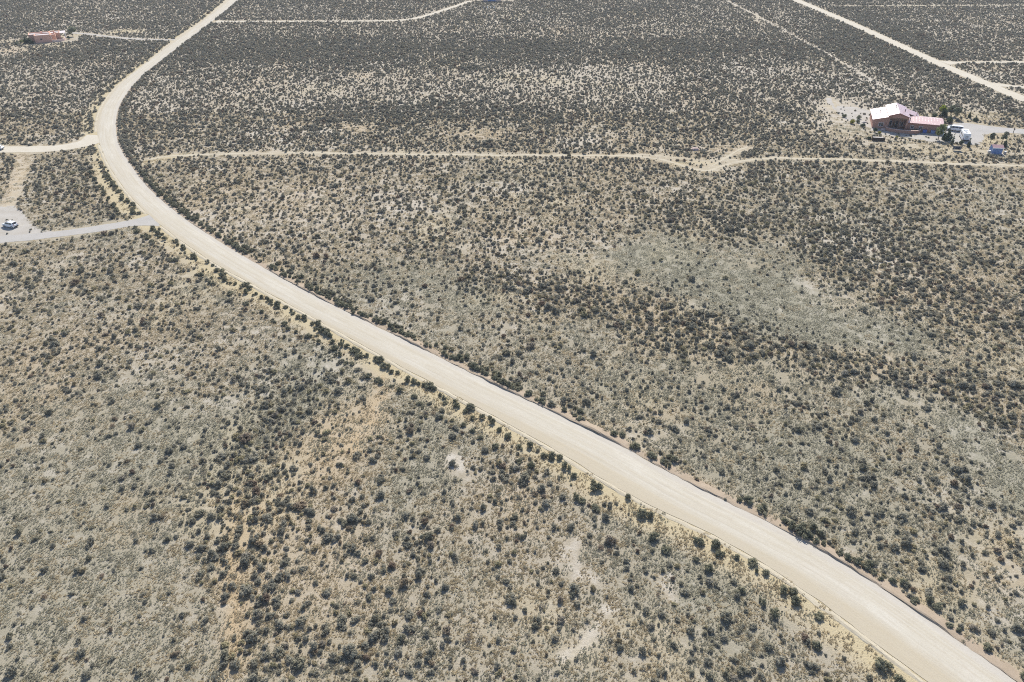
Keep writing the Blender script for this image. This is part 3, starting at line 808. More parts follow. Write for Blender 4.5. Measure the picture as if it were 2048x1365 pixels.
    near = rest & (Y < 230); farm = rest & (Y >= 230)
    ck = source_collection('sagebrush_sources', SAGE + SAGE_G + SAGE_OPEN + SNAKE); cf = source_collection('far_sagebrush_sources', SAGE_FAR)
    nn = near.sum()
    vi = np.where(kind[near] == 1, len(SAGE) + RNG.integers(0, len(SAGE_G), nn), RNG.integers(0, len(SAGE), nn))
    rr = RNG.random(nn); opn = (rr < .22) & (kind[near] == 0); snk = (rr > .86) & (kind[near] == 0)
    vi = np.where(opn, 13 + RNG.integers(0, 4, nn), vi); vi = np.where(snk, 17 + RNG.integers(0, 3, nn), vi)
    o = scatter('sagebrush_scrub', np.c_[X[near], Y[near], np.zeros(nn)], scl[near], rot[near], vi, ck)
    tag(o, 'smaller grey-green sagebrush covering the near half of the sandy plain', 'scrub', kind='stuff')
    nf = farm.sum()
    o = scatter('sagebrush_scrub', np.c_[X[farm], Y[farm], np.zeros(nf)], scl[farm], rot[farm], RNG.integers(0, len(SAGE_FAR), nf), cf)
    tag(o, 'dense dark sagebrush covering the far half of the plain beyond the curve', 'scrub', kind='stuff')
    print('sagebrush', n, 'near', nn, 'far', nf)
    # bunchgrass
    cell = 1.45
    xs = np.arange(-300, 300, cell); ys = np.arange(40, 300, cell)
    X, Y = np.meshgrid(xs, ys); X = X.ravel(); Y = Y.ravel()
    m = np.abs(X) < (Y * .84 + 42) * .80 + 12
    X, Y = X[m] + RNG.uniform(-.8, .8, m.sum()), Y[m] + RNG.uniform(-.8, .8, m.sum())
    D, g, t, p, s = fields(X, Y)
    j, i = gidx(X, Y); e = edge[j, i]
    keep = (e > 1.15) & (RNG.random(len(X)) < np.clip(1.0 - 1.1 * p - .35 * t - .45 * s, .05, 1))
    for q in KEEP + SOFT: keep &= ~in_poly(q, X, Y)
    X, Y, g = X[keep], Y[keep], g[keep]
    n = len(X); sc = RNG.uniform(.8, 1.2, n)
    grey = RNG.random(n) < np.clip(g * 1.1, .1, .95)
    var = RNG.integers(0, 4, n) * 2 + (~grey)
    c = source_collection('bunchgrass_sources', TUFT)
    o = scatter('bunchgrass', np.c_[X, Y, np.zeros(n)], np.c_[sc, sc, RNG.uniform(.7, 1.25, n)], RNG.uniform(0, 6.28, n), var, c)
    tag(o, 'low tufts of dry bunchgrass between the sagebrush', 'grass', kind='stuff')
    print('grass', n)
scatter_plain()
# thin air between the camera and the far plain
def haze():
    mb = MB(); mb.box(-4200, 4200, -1700, 5200, -1.0, 96.0)
    m = bpy.data.materials.new('haze_air'); m.use_nodes = True; nt = m.node_tree
    nt.nodes.remove(nt.nodes['Principled BSDF'])
    pv = nt.nodes.new('ShaderNodeVolumePrincipled')
    pv.inputs['Color'].default_value = (0.88, 0.91, 0.98, 1); pv.inputs['Density'].default_value = 0.00013
    nt.links.new(pv.outputs['Volume'], nt.nodes['Material Output'].inputs['Volume'])
    o = mb.build('haze', m); o['kind'] = 'stuff'
haze()
#PART2
# ------------------------------------------------------------------ the terracotta house with pink metal roofs
def terracotta_house():
    h = empty('stucco_house', (HO[0], HO[1], 0), HA)
    tag(h, 'terracotta stucco house with pink metal gable roof and walled front patio', 'house')
    W = MB()
    W.box(0, 5.1, 0, 13.8, 0, 3.3)                       # left wing
    W.side_prism([(0, 3.3), (5.1, 3.3), (5.1, 4.7)], 0.002, 13.8)
    W.build('wall', M['stucco'], h)
    W = MB()                                               # middle block behind the recessed porch
    W.side_prism([(5.1, 0), (11.75, 0), (11.75, 5.15), (8.25, 6.3), (5.1, 5.25)], 3.6, 13.8)
    W.box(4.85, 5.5, -0.3, 3.6, 0, 5.1); W.box(11.4, 11.95, -0.3, 3.6, 0, 4.9)
    W.build('wall', M['stucco'], h)
    W = MB(); W.box(11.76, 16.0, 6.2, 12.3, 0, 3.8)
    W.side_prism([(11.76, 3.8), (16.0, 3.8), (11.76, 4.95)], 6.2, 12.3)
    W.build('wall', M['stucco'], h)
    W = MB(); W.box(11.96, 23.9, 0.6, 10.0, 0, 3.15)      # garage wing
    W.add([(23.9, .6, 3.15), (23.9, 10, 3.15), (23.9, 5.3, 4.1), (23.7, .6, 3.15), (23.7, 10, 3.15), (23.7, 5.3, 4.1)], [(0,1,2),(5,4,3),(0,2,5,3),(1,4,5,2)])
    W.build('wall', M['stucco'], h)
    def slab(name, quad, th=.16, ribs=0, mat='roof_metal'):
        q = [Vector(p) for p in quad]; mb = MB(); n = (q[1] - q[0]).cross(q[3] - q[0]).normalized()
        if n.z < 0: n = -n; q = [q[1], q[0], q[3], q[2]]
        mb.hexa([p - n * th for p in q] + q)
        o = mb.build(name, M[mat], h)
        if ribs:                                           # standing seams
            sm = MB()
            for k in range(1, ribs):
                f = k / ribs; a = q[0].lerp(q[1], f); b = q[3].lerp(q[2], f); t = (q[1] - q[0]).normalized() * .035
                sm.hexa([a - t, a + t, b + t, b - t, a - t + n * .03, a + t + n * .03, b + t + n * .03, b - t + n * .03])
            s = sm.build('roof_seam', M[mat], o); s['kind'] = 'stuff'
        return o
    slab('roof', [(-.5, -.5, 3.32), (-.5, 14.3, 3.32), (5.0, 14.3, 4.80), (5.0, -.5, 4.80)], ribs=11)
    slab('roof', [(4.6, -.9, 5.35), (4.6, 14.4, 5.35), (8.24, 14.4, 6.62), (8.24, -.9, 6.62)], ribs=12)
    slab('roof', [(12.2, 14.4, 5.25), (12.2, -.9, 5.25), (8.26, -.9, 6.62), (8.26, 14.4, 6.62)], ribs=12)
    slab('roof', [(16.5, 12.8, 3.85), (16.5, 5.6, 3.85), (12.22, 5.6, 5.12), (12.22, 12.8, 5.12)], ribs=8)
    slab('roof', [(11.97, 0.0, 3.2), (24.4, 0.0, 3.2), (24.4, 5.3, 4.3), (11.97, 5.3, 4.3)], ribs=12)
    slab('roof', [(24.4, 10.6, 3.2), (12.23, 10.6, 3.2), (12.23, 5.32, 4.3), (24.4, 5.32, 4.3)])
    f = MB()                                               # dark red fascia under the porch gable and eaves
    f.hexa([(4.6,-.86,5.0),(8.24,-.86,6.25),(8.24,-.74,6.25),(4.6,-.74,5.0),(4.6,-.86,5.2),(8.24,-.86,6.45),(8.24,-.74,6.45),(4.6,-.74,5.2)])
    f.hexa([(8.26,-.86,6.25),(12.2,-.86,4.9),(12.2,-.74,4.9),(8.26,-.74,6.25),(8.26,-.86,6.45),(12.2,-.86,5.1),(12.2,-.74,5.1),(8.26,-.74,6.45)])
    f.box(12.1, 24.3, .03, .12, 2.87, 3.08)
    f.build('fascia', M['roof_trim'], h)
    b = MB(); b.box(5.5, 11.4, -.55, -.25, 4.2, 4.6); b.build('porch_beam', M['wood'], h)
    b = MB(); b.side_prism([(5.5, 4.62), (11.4, 4.62), (11.4, 5.1), (8.25, 6.15), (5.5, 5.3)], -.5, -.3); b.build('gable_panel', M['stucco'], h)
    for x in (7.4, 9.5):
        p = MB(); p.cyl((x, -.4, 0), (x, -.4, 4.2), .14, .14, 8); p.build('porch_post', M['wood'], h)
    def opening(name, x0, x1, z0, z1, y, mat='dark_glass'):
        fr = MB(); w = .09
        for a in ((x0 - w, x1 + w, y - .06, y + .02, z0 - w, z0), (x0 - w, x1 + w, y - .06, y + .02, z1, z1 + w),
                  (x0 - w, x0, y - .06, y + .02, z0, z1), (x1, x1 + w, y - .06, y + .02, z0, z1)): fr.box(*a)
        o = fr.build(name, M['trim_white'] if name == 'window' else M['wood'], h)
        p = MB(); p.box(x0, x1, y - .03, y + .02, z0, z1); p.build('pane' if name == 'window' else 'door_panel', M[mat], o)
        m = MB(); m.box((x0 + x1) / 2 - .03, (x0 + x1) / 2 + .03, y - .05, y - .031, z0, z1); m.build('mullion', M['trim_white'], o)
    opening('window', 2.1, 3.6, 1.0, 2.2, 0)
    opening('window', 5.8, 6.9, .4, 2.3, 3.6); opening('door', 7.6, 9.1, 0.05, 2.4, 3.6); opening('window', 9.8, 10.9, .8, 2.2, 3.6)
    opening('window', 13.4, 14.4, 1.0, 2.0, .6); opening('window', 16.4, 17.4, 1.0, 2.0, .6)
    for (x, y, z) in ((2.4, 7.5, 4.1), (7.6, 8.0, 6.4), (10.8, 5.6, 5.75), (15.4, 7.0, 4.2), (12.8, 2.4, 3.7)):
        c = MB(); c.cyl((x, y, z - .15), (x, y, z + .7), .13, .13, 8); c.cyl((x, y, z + .7), (x, y, z + .85), .2, .16, 8)
        c.build('roof_vent', M['grey_plastic'], h)
    for (x, y) in ((1.2, 6.6), (3.7, 9.0)):
        z = 3.32 + (x + .5) * .269 + .02
        c = MB(); c.box(x - .35, x + .35, y - .5, y + .5, z - .05, z + .14); c.build('skylight', M['trim_white'], h, bevel=.03)
    # curved patio wall
    pts = [(4.6, -.4), (4.8, -1.9), (6.2, -2.9), (8.6, -3.5), (11.2, -3.7), (13.8, -3.4), (15.8, -2.4), (16.8, -1.0), (17.0, .55)]
    c = resample(smooth(np.array(pts), 3), n=34); t = np.gradient(c, axis=0); t /= np.linalg.norm(t, axis=1)[:, None]; n = np.c_[-t[:, 1], t[:, 0]] * .16
    mb = MB()
    mb.loft([[(*(p - q), 0), (*(p + q), 0), (*(p + q), 1.15), (*(p - q), 1.15)] for p, q in zip(c, n)])
    pw = mb.build('patio_wall', M['stucco'], h)
    cp = MB(); cp.loft([[(*(p - q * 1.25), 1.152), (*(p + q * 1.25), 1.152), (*(p + q * 1.25), 1.24), (*(p - q * 1.25), 1.24)] for p, q in zip(c, n)])
    cp.build('wall_cap', M['stucco_pale'], pw)
    fl = MB(); fl.prism([tuple(p) for p in c[1:-1]] + [(11.4, 3.5), (5.5, 3.5)], 0.0, .07); fl.build('patio_floor', M['concrete'], h)
    bt = MB(); bt.hexa([(23.6, .2, 0), (24.1, .2, 0), (24.9, -2.6, 0), (24.4, -2.6, 0), (23.6, .2, 2.6), (24.1, .2, 2.6), (24.9, -2.6, .5), (24.4, -2.6, .5)])
    bt.build('buttress_wall', M['white_stucco'], h)
terracotta_house()

def H(x, y, z=0.0):
    c, s = math.cos(HA), math.sin(HA)
    return (HO[0] + c * x - s * y, HO[1] + s * x + c * y, z)

def patio_things():
    # table with two chairs on the patio
    t = empty('patio_table', H(9.3, -1.4, .07), HA); tag(t, 'round dark patio table on the shaded porch floor behind the curved wall', 'table')
    m = MB(); m.cyl((0, 0, .68), (0, 0, .73), .6, .6, 14); m.build('tabletop', M['grey_plastic'], t)
    m = MB(); m.cyl((0, 0, 0), (0, 0, .68), .05, .05, 8); m.cyl((0, 0, 0), (0, 0, .04), .3, .25, 10); m.build('pedestal', M['grey_plastic'], t)
    def chair(x, y, a, label):
        c = empty('patio_chair', H(x, y, .07), HA + a); tag(c, label, 'chair', 'patio chairs on the porch floor')
        m = MB(); m.box(-.25, .25, -.25, .25, .40, .45); m.build('seat', M['grey_plastic'], c)
        m = MB(); m.box(-.25, .25, .22, .27, .46, .92); m.build('backrest', M['grey_plastic'], c)
        for (u, v) in ((-.22, -.22), (.22, -.22), (-.22, .22), (.22, .22)):
            m = MB(); m.cyl((u, v, 0), (u, v, .4), .02, .02, 6); m.build('leg', M['grey_plastic'], c)
    chair(8.2, -1.3, R(90), 'dark patio chair on the house side of the round porch table, nearest the left wing')
    chair(10.4, -1.5, R(-90), 'dark patio chair on the garage side of the round porch table')
    for x, l, col in ((18.4, 'dark blue lidded bin standing against the garage wall nearer the curved patio wall', 'blue_bin'), (21.2, 'bright blue lidded bin against the garage wall nearer the white buttress', 'blue_siding')):
        b = empty('storage_bin', H(x, -.2), HA); tag(b, l, 'bin', 'blue bins along the shaded garage wall')
        m = MB(); m.hexa([(-.65,-.38,0),(.65,-.38,0),(.65,.38,0),(-.65,.38,0),(-.72,-.44,.95),(.72,-.44,.95),(.72,.44,.95),(-.72,.44,.95)]); m.build('body', M[col], b, bevel=.04)
        m = MB(); m.side_prism([(-.78, .952), (.78, .952), (.7, 1.08), (-.7, 1.08)], -.48, .48); m.build('lid', M[col], b, bevel=.03)
patio_things()

# ------------------------------------------------------------------ trees and shrubs of the yards
def plant(name, px, height, width, style, label, cat, group=None, n=260, seed=None, at=None):
    rnd = random.Random(seed if seed is not None else int(px[0] * 7 + px[1] * 13))
    if cat == 'tree': height, width, n = height * 1.25, width * 1.25, int(n * 1.35)
    p = G(*px) if at is None else at
    t = empty(name, (p[0], p[1], 0), rnd.random() * 6.28); tag(t, label, cat, group)
    lumps = []; w = width / 2
    tr = MB(); mat = {'juniper': 'juniper', 'cone': 'juniper', 'round': 'olive', 'grey': 'greyleaf', 'lime': 'lime', 'slim': 'greyleaf', 'yellow': 'yellow', 'olive_low': 'olive', 'grey_low': 'greyleaf', 'dark_low': 'juniper'}[style]
    if style in ('cone', 'juniper', 'slim'):
        tr.cyl((0, 0, 0), (0, 0, height * .88), .05 * height ** .5 + .04, .02, 7)
        lv = 7
        for i in range(lv):
            f = i / (lv - 1); z = height * (.10 + .84 * f); r = w * (1 - f) ** (.75 if style != 'slim' else .5) * (.95 if i else .8)
            k = max(1, int(5 * (1 - f)))
            for j in range(k):
                a = 6.28 * j / k + rnd.uniform(-.5, .5); q = r * .55 if k > 1 else 0
                lumps.append(((math.cos(a) * q, math.sin(a) * q, z + rnd.uniform(-.1, .1) * height * .3), max(.13, r * rnd.uniform(.42, .62))))
                if k > 1: tr.cyl((0, 0, z * .85), (math.cos(a) * q * 1.2, math.sin(a) * q * 1.2, z), .03, .012, 5)
    elif style in ('round', 'grey', 'lime'):
        tr.cyl((0, 0, 0), (.05, .03, height * .4), .055 * height ** .5 + .04, .07, 7)
        for j in range(9):
            a = 6.28 * j / 9 + rnd.uniform(-.4, .4); q = w * rnd.uniform(.25, .62); z = height * rnd.uniform(.42, .82)
            lumps.append(((math.cos(a) * q, math.sin(a) * q, z), w * rnd.uniform(.32, .5)))
            tr.cyl((.05, .03, height * .36), (math.cos(a) * q, math.sin(a) * q, z), .045, .015, 5)
        lumps.append(((0, 0, height * .86), w * .42))
    else:
        for j in range(6):
            a = 6.28 * j / 6 + rnd.uniform(-.4, .4); q = w * rnd.uniform(.3, .55); z = height * rnd.uniform(.35, .6)
            lumps.append(((math.cos(a) * q, math.sin(a) * q, z), w * rnd.uniform(.34, .5)))
            tr.cyl((0, 0, 0), (math.cos(a) * q, math.sin(a) * q, z), .035, .012, 5)
        lumps.append(((0, 0, height * .66), w * .5))
    tr.build('trunk', M['bark'], t)
    cr = MB(); leaf_cloud(cr, lumps, n, .13 + .035 * min(height, 5), rnd, up=.45)
    cr.build('crown', M[mat], t)
    return t
plant('young_tree', (1876,279), 4.6, 3.0, 'round', 'olive-green leafy tree in the gravel in front of the garage corner', 'tree', n=420)
plant('evergreen_tree', (1893,280.5), 4.2, 3.2, 'juniper', 'dense dark evergreen tree between the garage corner and the motorhome', 'tree', n=520)
plant('sapling', (1903,290), 3.6, .8, 'slim', 'thin bare-looking sapling below the gravel yard, left of the motorhome', 'tree', n=120)
plant('small_conifer', (1936,294.5), 2.6, 1.1, 'cone', 'small narrow dark conifer just in front of the motorhome end', 'tree', n=200)
plant('small_conifer', (1921,289), 1.5, 2.2, 'dark_low', 'low dark green conifer bush at the gravel edge beneath the motorhome', 'bush', n=220)
plant('slender_tree', (1980,286.5), 3.2, 1.5, 'grey', 'grey-green slender tree on straw grass, left behind the blue shed', 'tree', n=230)
plant('slender_tree', (2004,287), 3.6, 1.6, 'grey', 'grey-green slender tree on straw grass, right behind the blue shed', 'tree', n=240)
plant('small_conifer', (2008,295), 2.9, 1.2, 'cone', 'narrow dark conifer beside the right wall of the blue shed', 'tree', n=210)
plant('yellow_tree', (1883,229), 3.0, 2.5, 'lime', 'bright yellow-green tree behind the garage wing roof', 'tree', n=360)
plant('evergreen_tree', (1887,233), 3.2, 2.6, 'juniper', 'dark evergreen tree right in front of the yellow-green tree', 'tree', n=380)
plant('grey_tree', (1900,232), 3.4, 3.0, 'grey', 'broad grey-green tree behind the garage, right of the yellow-green one', 'tree', n=380)
plant('grey_tree', (1911,238), 3.6, 2.6, 'grey', 'grey-green tree at the upper left corner of the gravel yard', 'tree', n=340)
plant('evergreen_tree', (1899,243), 2.2, 2.0, 'juniper', 'small dark evergreen between the garage end and the grey-green trees', 'tree', n=260)
plant('round_shrub', (1897,247), 1.8, 2.4, 'dark_low', 'round dark green shrub beside the right end of the garage roof', 'shrub', n=300)
plant('round_shrub', (1868,236), 1.8, 2.4, 'dark_low', 'low dark shrub showing above the garage roof ridge', 'shrub', n=260)
plant('small_conifer', (1938,236), 2.8, 1.0, 'cone', 'slim dark conifer in the brush above the gravel yard', 'tree', n=180)
plant('small_conifer', (1950,243), 2.0, 1.6, 'cone', 'squat dark conifer at the upper edge of the gravel yard', 'tree', n=180)
plant('yellow_shrub', (1703.5,248), 1.7, 2.5, 'yellow', 'yellow flowering shrub in the pale gravel left of the house', 'shrub', n=300)
plant('round_shrub', (1725.5,254), 1.3, 2.2, 'dark_low', 'dark green mounded shrub near the left corner of the house', 'shrub', n=280)
for px, l in (((1717,238), 'grey-green domed shrub, the farthest of three in the left gravel garden'), ((1715,246), 'grey-green domed shrub between the yellow shrub and the dark mound'), ((1688,235), 'wide grey-green shrub alone at the far side of the left gravel garden')):
    plant('round_shrub', px, 1.3, 2.2, 'grey_low', l, 'shrub', 'grey shrubs in the left gravel garden', n=240)
plant('dark_shrub', (1749.5,265), 1.9, 1.9, 'dark_low', 'tall dark shrub in front of the left wing window of the terracotta house', 'shrub', n=280)
plant('yellow_shrub', (1758,268), 1.0, 1.5, 'yellow', 'small yellow shrub in front of the patio wall, beside the tall dark shrub', 'shrub', n=180)
plant('yellow_shrub', (1793,277), 1.0, 1.3, 'yellow', 'small yellow-green shrub below the curved patio wall', 'shrub', n=160)
plant('dark_shrub', (1738,279), 1.1, 1.9, 'dark_low', 'dark shrub at the left end of the firewood stack', 'shrub', n=240)
for i, (x, y, w, l) in enumerate(((14.4, -1.4, 2.2, 'rounded grey-green shrub inside the patio wall, closest to its right end'), (12.6, -2.5, 1.6, 'pale green shrub inside the curve of the patio wall'), (15.6, -.6, 1.9, 'grey-green shrub inside the patio wall against the garage'))):
    plant('patio_shrub', (i, i), 1.2, w, 'grey_low', l, 'shrub', 'shrubs planted inside the patio wall', n=220, seed=900 + i, at=H(x, y))
def garden_shrubs():
    pts = []
    rnd = random.Random(5)
    while len(pts) < 34:
        x, y = rnd.uniform(1752, 1880), rnd.uniform(268, 286)
        if all(abs(x - a) > 5 or abs(y - b) > 2 for a, b in pts) and not (1740 < x < 1772 and y > 272): pts.append((x, y))
    while len(pts) < 54:
        x, y = rnd.uniform(1650, 1735), rnd.uniform(224, 252)
        if all(abs(x - a) > 5 or abs(y - b) > 2 for a, b in pts): pts.append((x, y))
    proto = None
    for i, (x, y) in enumerate(pts):
        p = G(x, y)
        if in_poly(loc_rect(HO, HA, -.6, 25, -4.2, 14), np.array([p[0]]), np.array([p[1]]))[0]: continue
        o = bpy.data.objects.new('garden_shrub', (SAGE_G if i % 3 else SAGE)[i % 4]); COL.objects.link(o)
        s = rnd.uniform(.32, .6); o.scale = (s, s, s * .9); o.location = (p[0], p[1], 0); o.rotation_euler = (0, 0, rnd.random() * 6)
        if i < 34: tag(o, 'small dark shrub dotted over the pale gravel in front of the terracotta house', 'shrub', 'small shrubs in the front gravel garden')
        else: tag(o, 'small dark shrub dotted over the pale gravel left of the terracotta house', 'shrub', 'small shrubs in the left gravel garden')
garden_shrubs()
def boulder(px, r, flat, mat, label, at=None, group=None):
    rnd = random.Random(int(px[0] * 3 + px[1])); mb = MB()
    rings = []
    for k in range(6):
        f = -.35 + 1.35 * k / 5; rr = math.sqrt(max(0.02, 1 - min(1, abs(f)) ** 2))
        rings.append([(r * rr * math.cos(6.283 * j / 9) * rnd.uniform(.82, 1.15), r * rr * .85 * math.sin(6.283 * j / 9) * rnd.uniform(.82, 1.15), max(-.1, r * flat * f)) for j in range(9)])
    mb.loft(rings); o = mb.build('boulder', M[mat], smooth=False); p = G(*px) if at is None else at
    o.location = (p[0], p[1], 0); tag(o, label, 'rock', group)
boulder((1760,258.5), 1.1, .75, 'stone_pink', 'large pinkish boulder resting by the left wing wall of the terracotta house', at=H(4.0, -1.4))
boulder((1705,241), .8, .9, 'stone', 'upright pale boulder behind the yellow flowering shrub')
boulder((1729,245), 1.2, .4, 'stone', 'flat pale boulder above the dark mounded shrub left of the house')
boulder((1390,300), 1.7, .55, 'stone_pink', 'lone pinkish boulder beside the loop of the thin dirt track')

# ------------------------------------------------------------------ firewood, shed, solar panel, post
def firewood():
    p = G(1756, 281.5); w = empty('firewood_stack', (p[0], p[1], 0), R(-6)); tag(w, 'long dark firewood stack with pale cover in the brush below the house', 'firewood')
    rnd = random.Random(3); m = MB()
    for r in range(5):
        for k in range(17):
            x = -2.1 + k * .26 + (r % 2) * .1
            m.cyl((x, -.55 + rnd.uniform(-.06, .06), .13 + r * .22), (x, .5, .13 + r * .22), .12, .12, 7)
    o = m.build('log', M['dark_wood'], w); o['kind'] = 'stuff'
    m = MB(); m.hexa([(-2.0,-.45,1.16),(1.6,-.5,1.15),(1.65,.55,1.18),(-2.05,.5,1.2),(-2.0,-.45,1.22),(1.6,-.5,1.2),(1.65,.55,1.24),(-2.05,.5,1.27)]); m.build('cover_sheet', M['stone'], w)
    for x in (-2.3, 2.35):
        m = MB(); m.cyl((x, 0, 0), (x, 0, 1.35), .06, .06, 6); m.build('stake', M['post'], w)
firewood()
def shed():
    s = empty('garden_shed', (SO[0], SO[1], 0), R(-10)); tag(s, 'small blue-walled shed with a pink roof right of the gravel yard', 'shed')
    m = MB(); m.box(-1.65, 1.65, -1.2, 1.4, 0, 2.1)
    m.add([(-1.65,-1.2,2.1),(-1.65,1.4,2.1),(-1.65,.1,2.75),(1.65,-1.2,2.1),(1.65,1.4,2.1),(1.65,.1,2.75)], [(0,2,1),(3,4,5),(0,3,5,2),(1,2,5,4)])
    m.build('wall', M['blue_siding'], s)
    m = MB(); m.hexa([(-1.85,-1.5,2.04),(1.85,-1.5,2.04),(1.85,.1,2.82),(-1.85,.1,2.82),(-1.85,-1.5,2.14),(1.85,-1.5,2.14),(1.85,.1,2.92),(-1.85,.1,2.92)]); m.build('roof', M['roof_metal'], s)
    m = MB(); m.box(-1.87, 1.87, -1.58, -1.505, 1.92, 2.2); m.build('fascia', M['trim_white'], s)
    m = MB(); m.hexa([(-1.85,.12,2.82),(1.85,.12,2.82),(1.85,1.7,2.04),(-1.85,1.7,2.04),(-1.85,.12,2.92),(1.85,.12,2.92),(1.85,1.7,2.14),(-1.85,1.7,2.14)]); m.build('roof', M['roof_metal'], s)
    d = MB(); d.box(-.45, .45, -1.25, -1.205, .05, 1.9); o = d.build('door', M['blue_siding'], s)
    d = MB(); d.box(.3, .36, -1.3, -1.252, .9, 1.1); d.build('handle', M['grey_plastic'], o)
    for x in (-1.68, 1.6):
        c = MB(); c.box(x, x + .08, -1.24, -1.203, 0, 2.05); c.build('corner_board', M['trim_white'], s)
    c = MB(); c.box(-2.2, 2.3, -1.9, 1.8, 0, .06); c.build('base_slab', M['stone'], s)
    for dx, l in ((-2.5, 'pale water barrel at the left side of the blue shed'), (2.55, 'pale water barrel at the right side of the blue shed')):
        b = empty('barrel', (SO[0] + dx, SO[1] - 1.0 - dx * .15, 0)); tag(b, l, 'barrel', 'barrels beside the shed')
        m = MB(); m.loft([[(r * math.cos(6.283 * k / 12), r * math.sin(6.283 * k / 12), z) for k in range(12)] for z, r in ((0, .40), (.3, .48), (.6, .48), (.95, .40))]); m.build('body', M['stone'], b)
        m = MB(); m.cyl((0, 0, .952), (0, 0, 1.0), .42, .40, 12); m.build('lid', M['trim_white'], b)
shed()
def solar():
    s = empty('solar_panel', (PO[0], PO[1], 0), R(-6)); tag(s, 'dark tilted ground solar panel in the grass below the motorhome', 'solar panel')
    a = R(64); Q = lambda x, v, n=0: (x, v * math.cos(a) + n * math.sin(a), 1.0 - v * math.sin(a) + n * math.cos(a))
    m = MB(); m.hexa([Q(-1.5,-.8),Q(1.5,-.8),Q(1.5,.8),Q(-1.5,.8),Q(-1.5,-.8,.05),Q(1.5,-.8,.05),Q(1.5,.8,.05),Q(-1.5,.8,.05)]); m.build('panel', M['panel'], s)
    for x in (-1.0, 1.0):
        m = MB(); m.cyl((x, .35, 0), Q(x, .35), .05, .05, 6); m.cyl((x, -.5, 0), Q(x, -.5), .05, .05, 6); m.build('support', M['rim'], s)
solar()
def post(px, h, label, box=True, group=None):
    p = G(*px); s = empty('mailbox_post' if box else 'marker_post', (p[0], p[1], 0)); tag(s, label, 'post', group)
    m = MB(); m.box(-.08, .08, -.08, .08, 0, h); m.build('post', M['post'], s)
    m = MB()
    if box: m.box(-.16, .16, -.34, .3, h, h + .3); m.build('box', M['post'], s, bevel=.04)
    else: m.box(-.1, .1, -.02, .02, h - .35, h - .05); o = m.build('marker', M['trim_white'], s); o.location = (0, -.105, 0)
post((2026,267), 1.4, 'dark post with a box beside the gravel drive near the right picture edge')
post((1944,126.5), 1.6, 'slim marker post at the side drive off the far upper-right road', box=False)
post((1978,157), 1.7, 'slim marker post between the two side drives of the upper-right road', box=False)

# ------------------------------------------------------------------ the pink adobe house at the upper left
def adobe_house():
    h = empty('adobe_house', (LO[0], LO[1], 0), LA); tag(h, 'pink flat-roofed adobe house with orange side walls beside the upper curve', 'house')
    def block(x0, x1, y0, y1, z, par=.45, mat='stucco_pink'):
        m = MB(); t = .35
        m.box(x0, x1, y0, y0 + t, 0, z); m.box(x0, x1, y1 - t, y1, 0, z); m.box(x0, x0 + t, y0 + t, y1 - t, 0, z); m.box(x1 - t, x1, y0 + t, y1 - t, 0, z)
        o = m.build('wall', M[mat], h, bevel=.12)
        r = MB(); r.box(x0 + t, x1 - t, y0 + t, y1 - t, z - par - .2, z - par); r.build('roof', M['flat_roof'], h)
        return o
    block(0, 8.2, 0, 6.6, 4.1); block(-3.2, 7.4, 6.65, 14, 3.7); block(7.45, 12.6, 7.6, 15.4, 3.5); block(8.25, 10.6, 2.6, 7.55, 3.6)
    def win(x0, x1, y0, y1, z0, z1, name='window', mat='dark_glass'):
        m = MB(); m.box(x0, x1, y0, y1, z0, z1); o = m.build(name, M['stucco_pale'], h)
        g = MB()
        if x1 - x0 > y1 - y0: g.box(x0 + .12, x1 - .12, y0 - .03, y0 - .002, z0 + .12, z1 - .12)
        else: g.box(x1 + .002, x1 + .03, y0 + .12, y1 - .12, z0 + .12, z1 - .12)
        g.build('pane', M[mat], o)
    win(2.6, 3.8, -.06, .0, 1.4, 2.4)
    win(8.2, 8.26, .8, 2.2, .6, 2.9)
    win(10.6, 10.66, 3.3, 4.3, .8, 2.6); win(10.6, 10.66, 5.2, 6.4, 0.1, 2.5, 'door')
    win(12.6, 12.66, 8.6, 10.0, .6, 2.5); win(12.6, 12.66, 12.0, 13.6, .6, 2.5)
    for y in (.2, 2.55):
        m = MB(); m.box(8.2, 8.55, y - .16, y + .16, 0, 3.6); m.build('pilaster', M['stucco_pale'], h, bevel=.05)
    # portal with white posts
    for y in (8.2, 10.6, 13.0, 15.2):
        m = MB(); m.cyl((15.2, y, 0), (15.2, y, 2.7), .13, .13, 8); m.build('porch_post', M['white_stucco'], h)
    m = MB(); m.box(15.05, 15.35, 7.9, 15.5, 2.7, 3.0); m.build('porch_beam', M['white_stucco'], h)
    m = MB(); m.box(12.65, 15.5, 7.85, 15.55, 3.0, 3.15); m.build('porch_roof', M['flat_roof'], h)
    c = resample(smooth(np.array([(8.3, -.3), (10.5, -.8), (13, -.2), (14.6, 1.6), (15.0, 4.2), (14.9, 6.6)]), 2), n=20)
    t = np.gradient(c, axis=0); t /= np.linalg.norm(t, axis=1)[:, None]; n = np.c_[-t[:, 1], t[:, 0]] * .15
    mb = MB(); mb.loft([[(*(p - q), 0), (*(p + q), 0), (*(p + q), 1.2), (*(p - q), 1.2)] for p, q in zip(c, n)]); mb.build('patio_wall', M['stucco_pale'], h)
    for x, y, z in ((3.5, 10.5, 3.7), (9.8, 11.5, 3.5)):
        m = MB(); m.box(x - .4, x + .4, y - .4, y + .4, z - .6, z + .7); k = m.build('chimney', M['stucco_pink'], h, bevel=.05)
    for x in (1.0, 4.6, 10.0):
        m = MB(); m.box(x, x + 1.2, 11.8 if x > 8 else 9.0, 13 if x > 8 else 10.2, 3.0, 3.55); m.build('roof_unit', M['white_stucco'], h)
adobe_house()
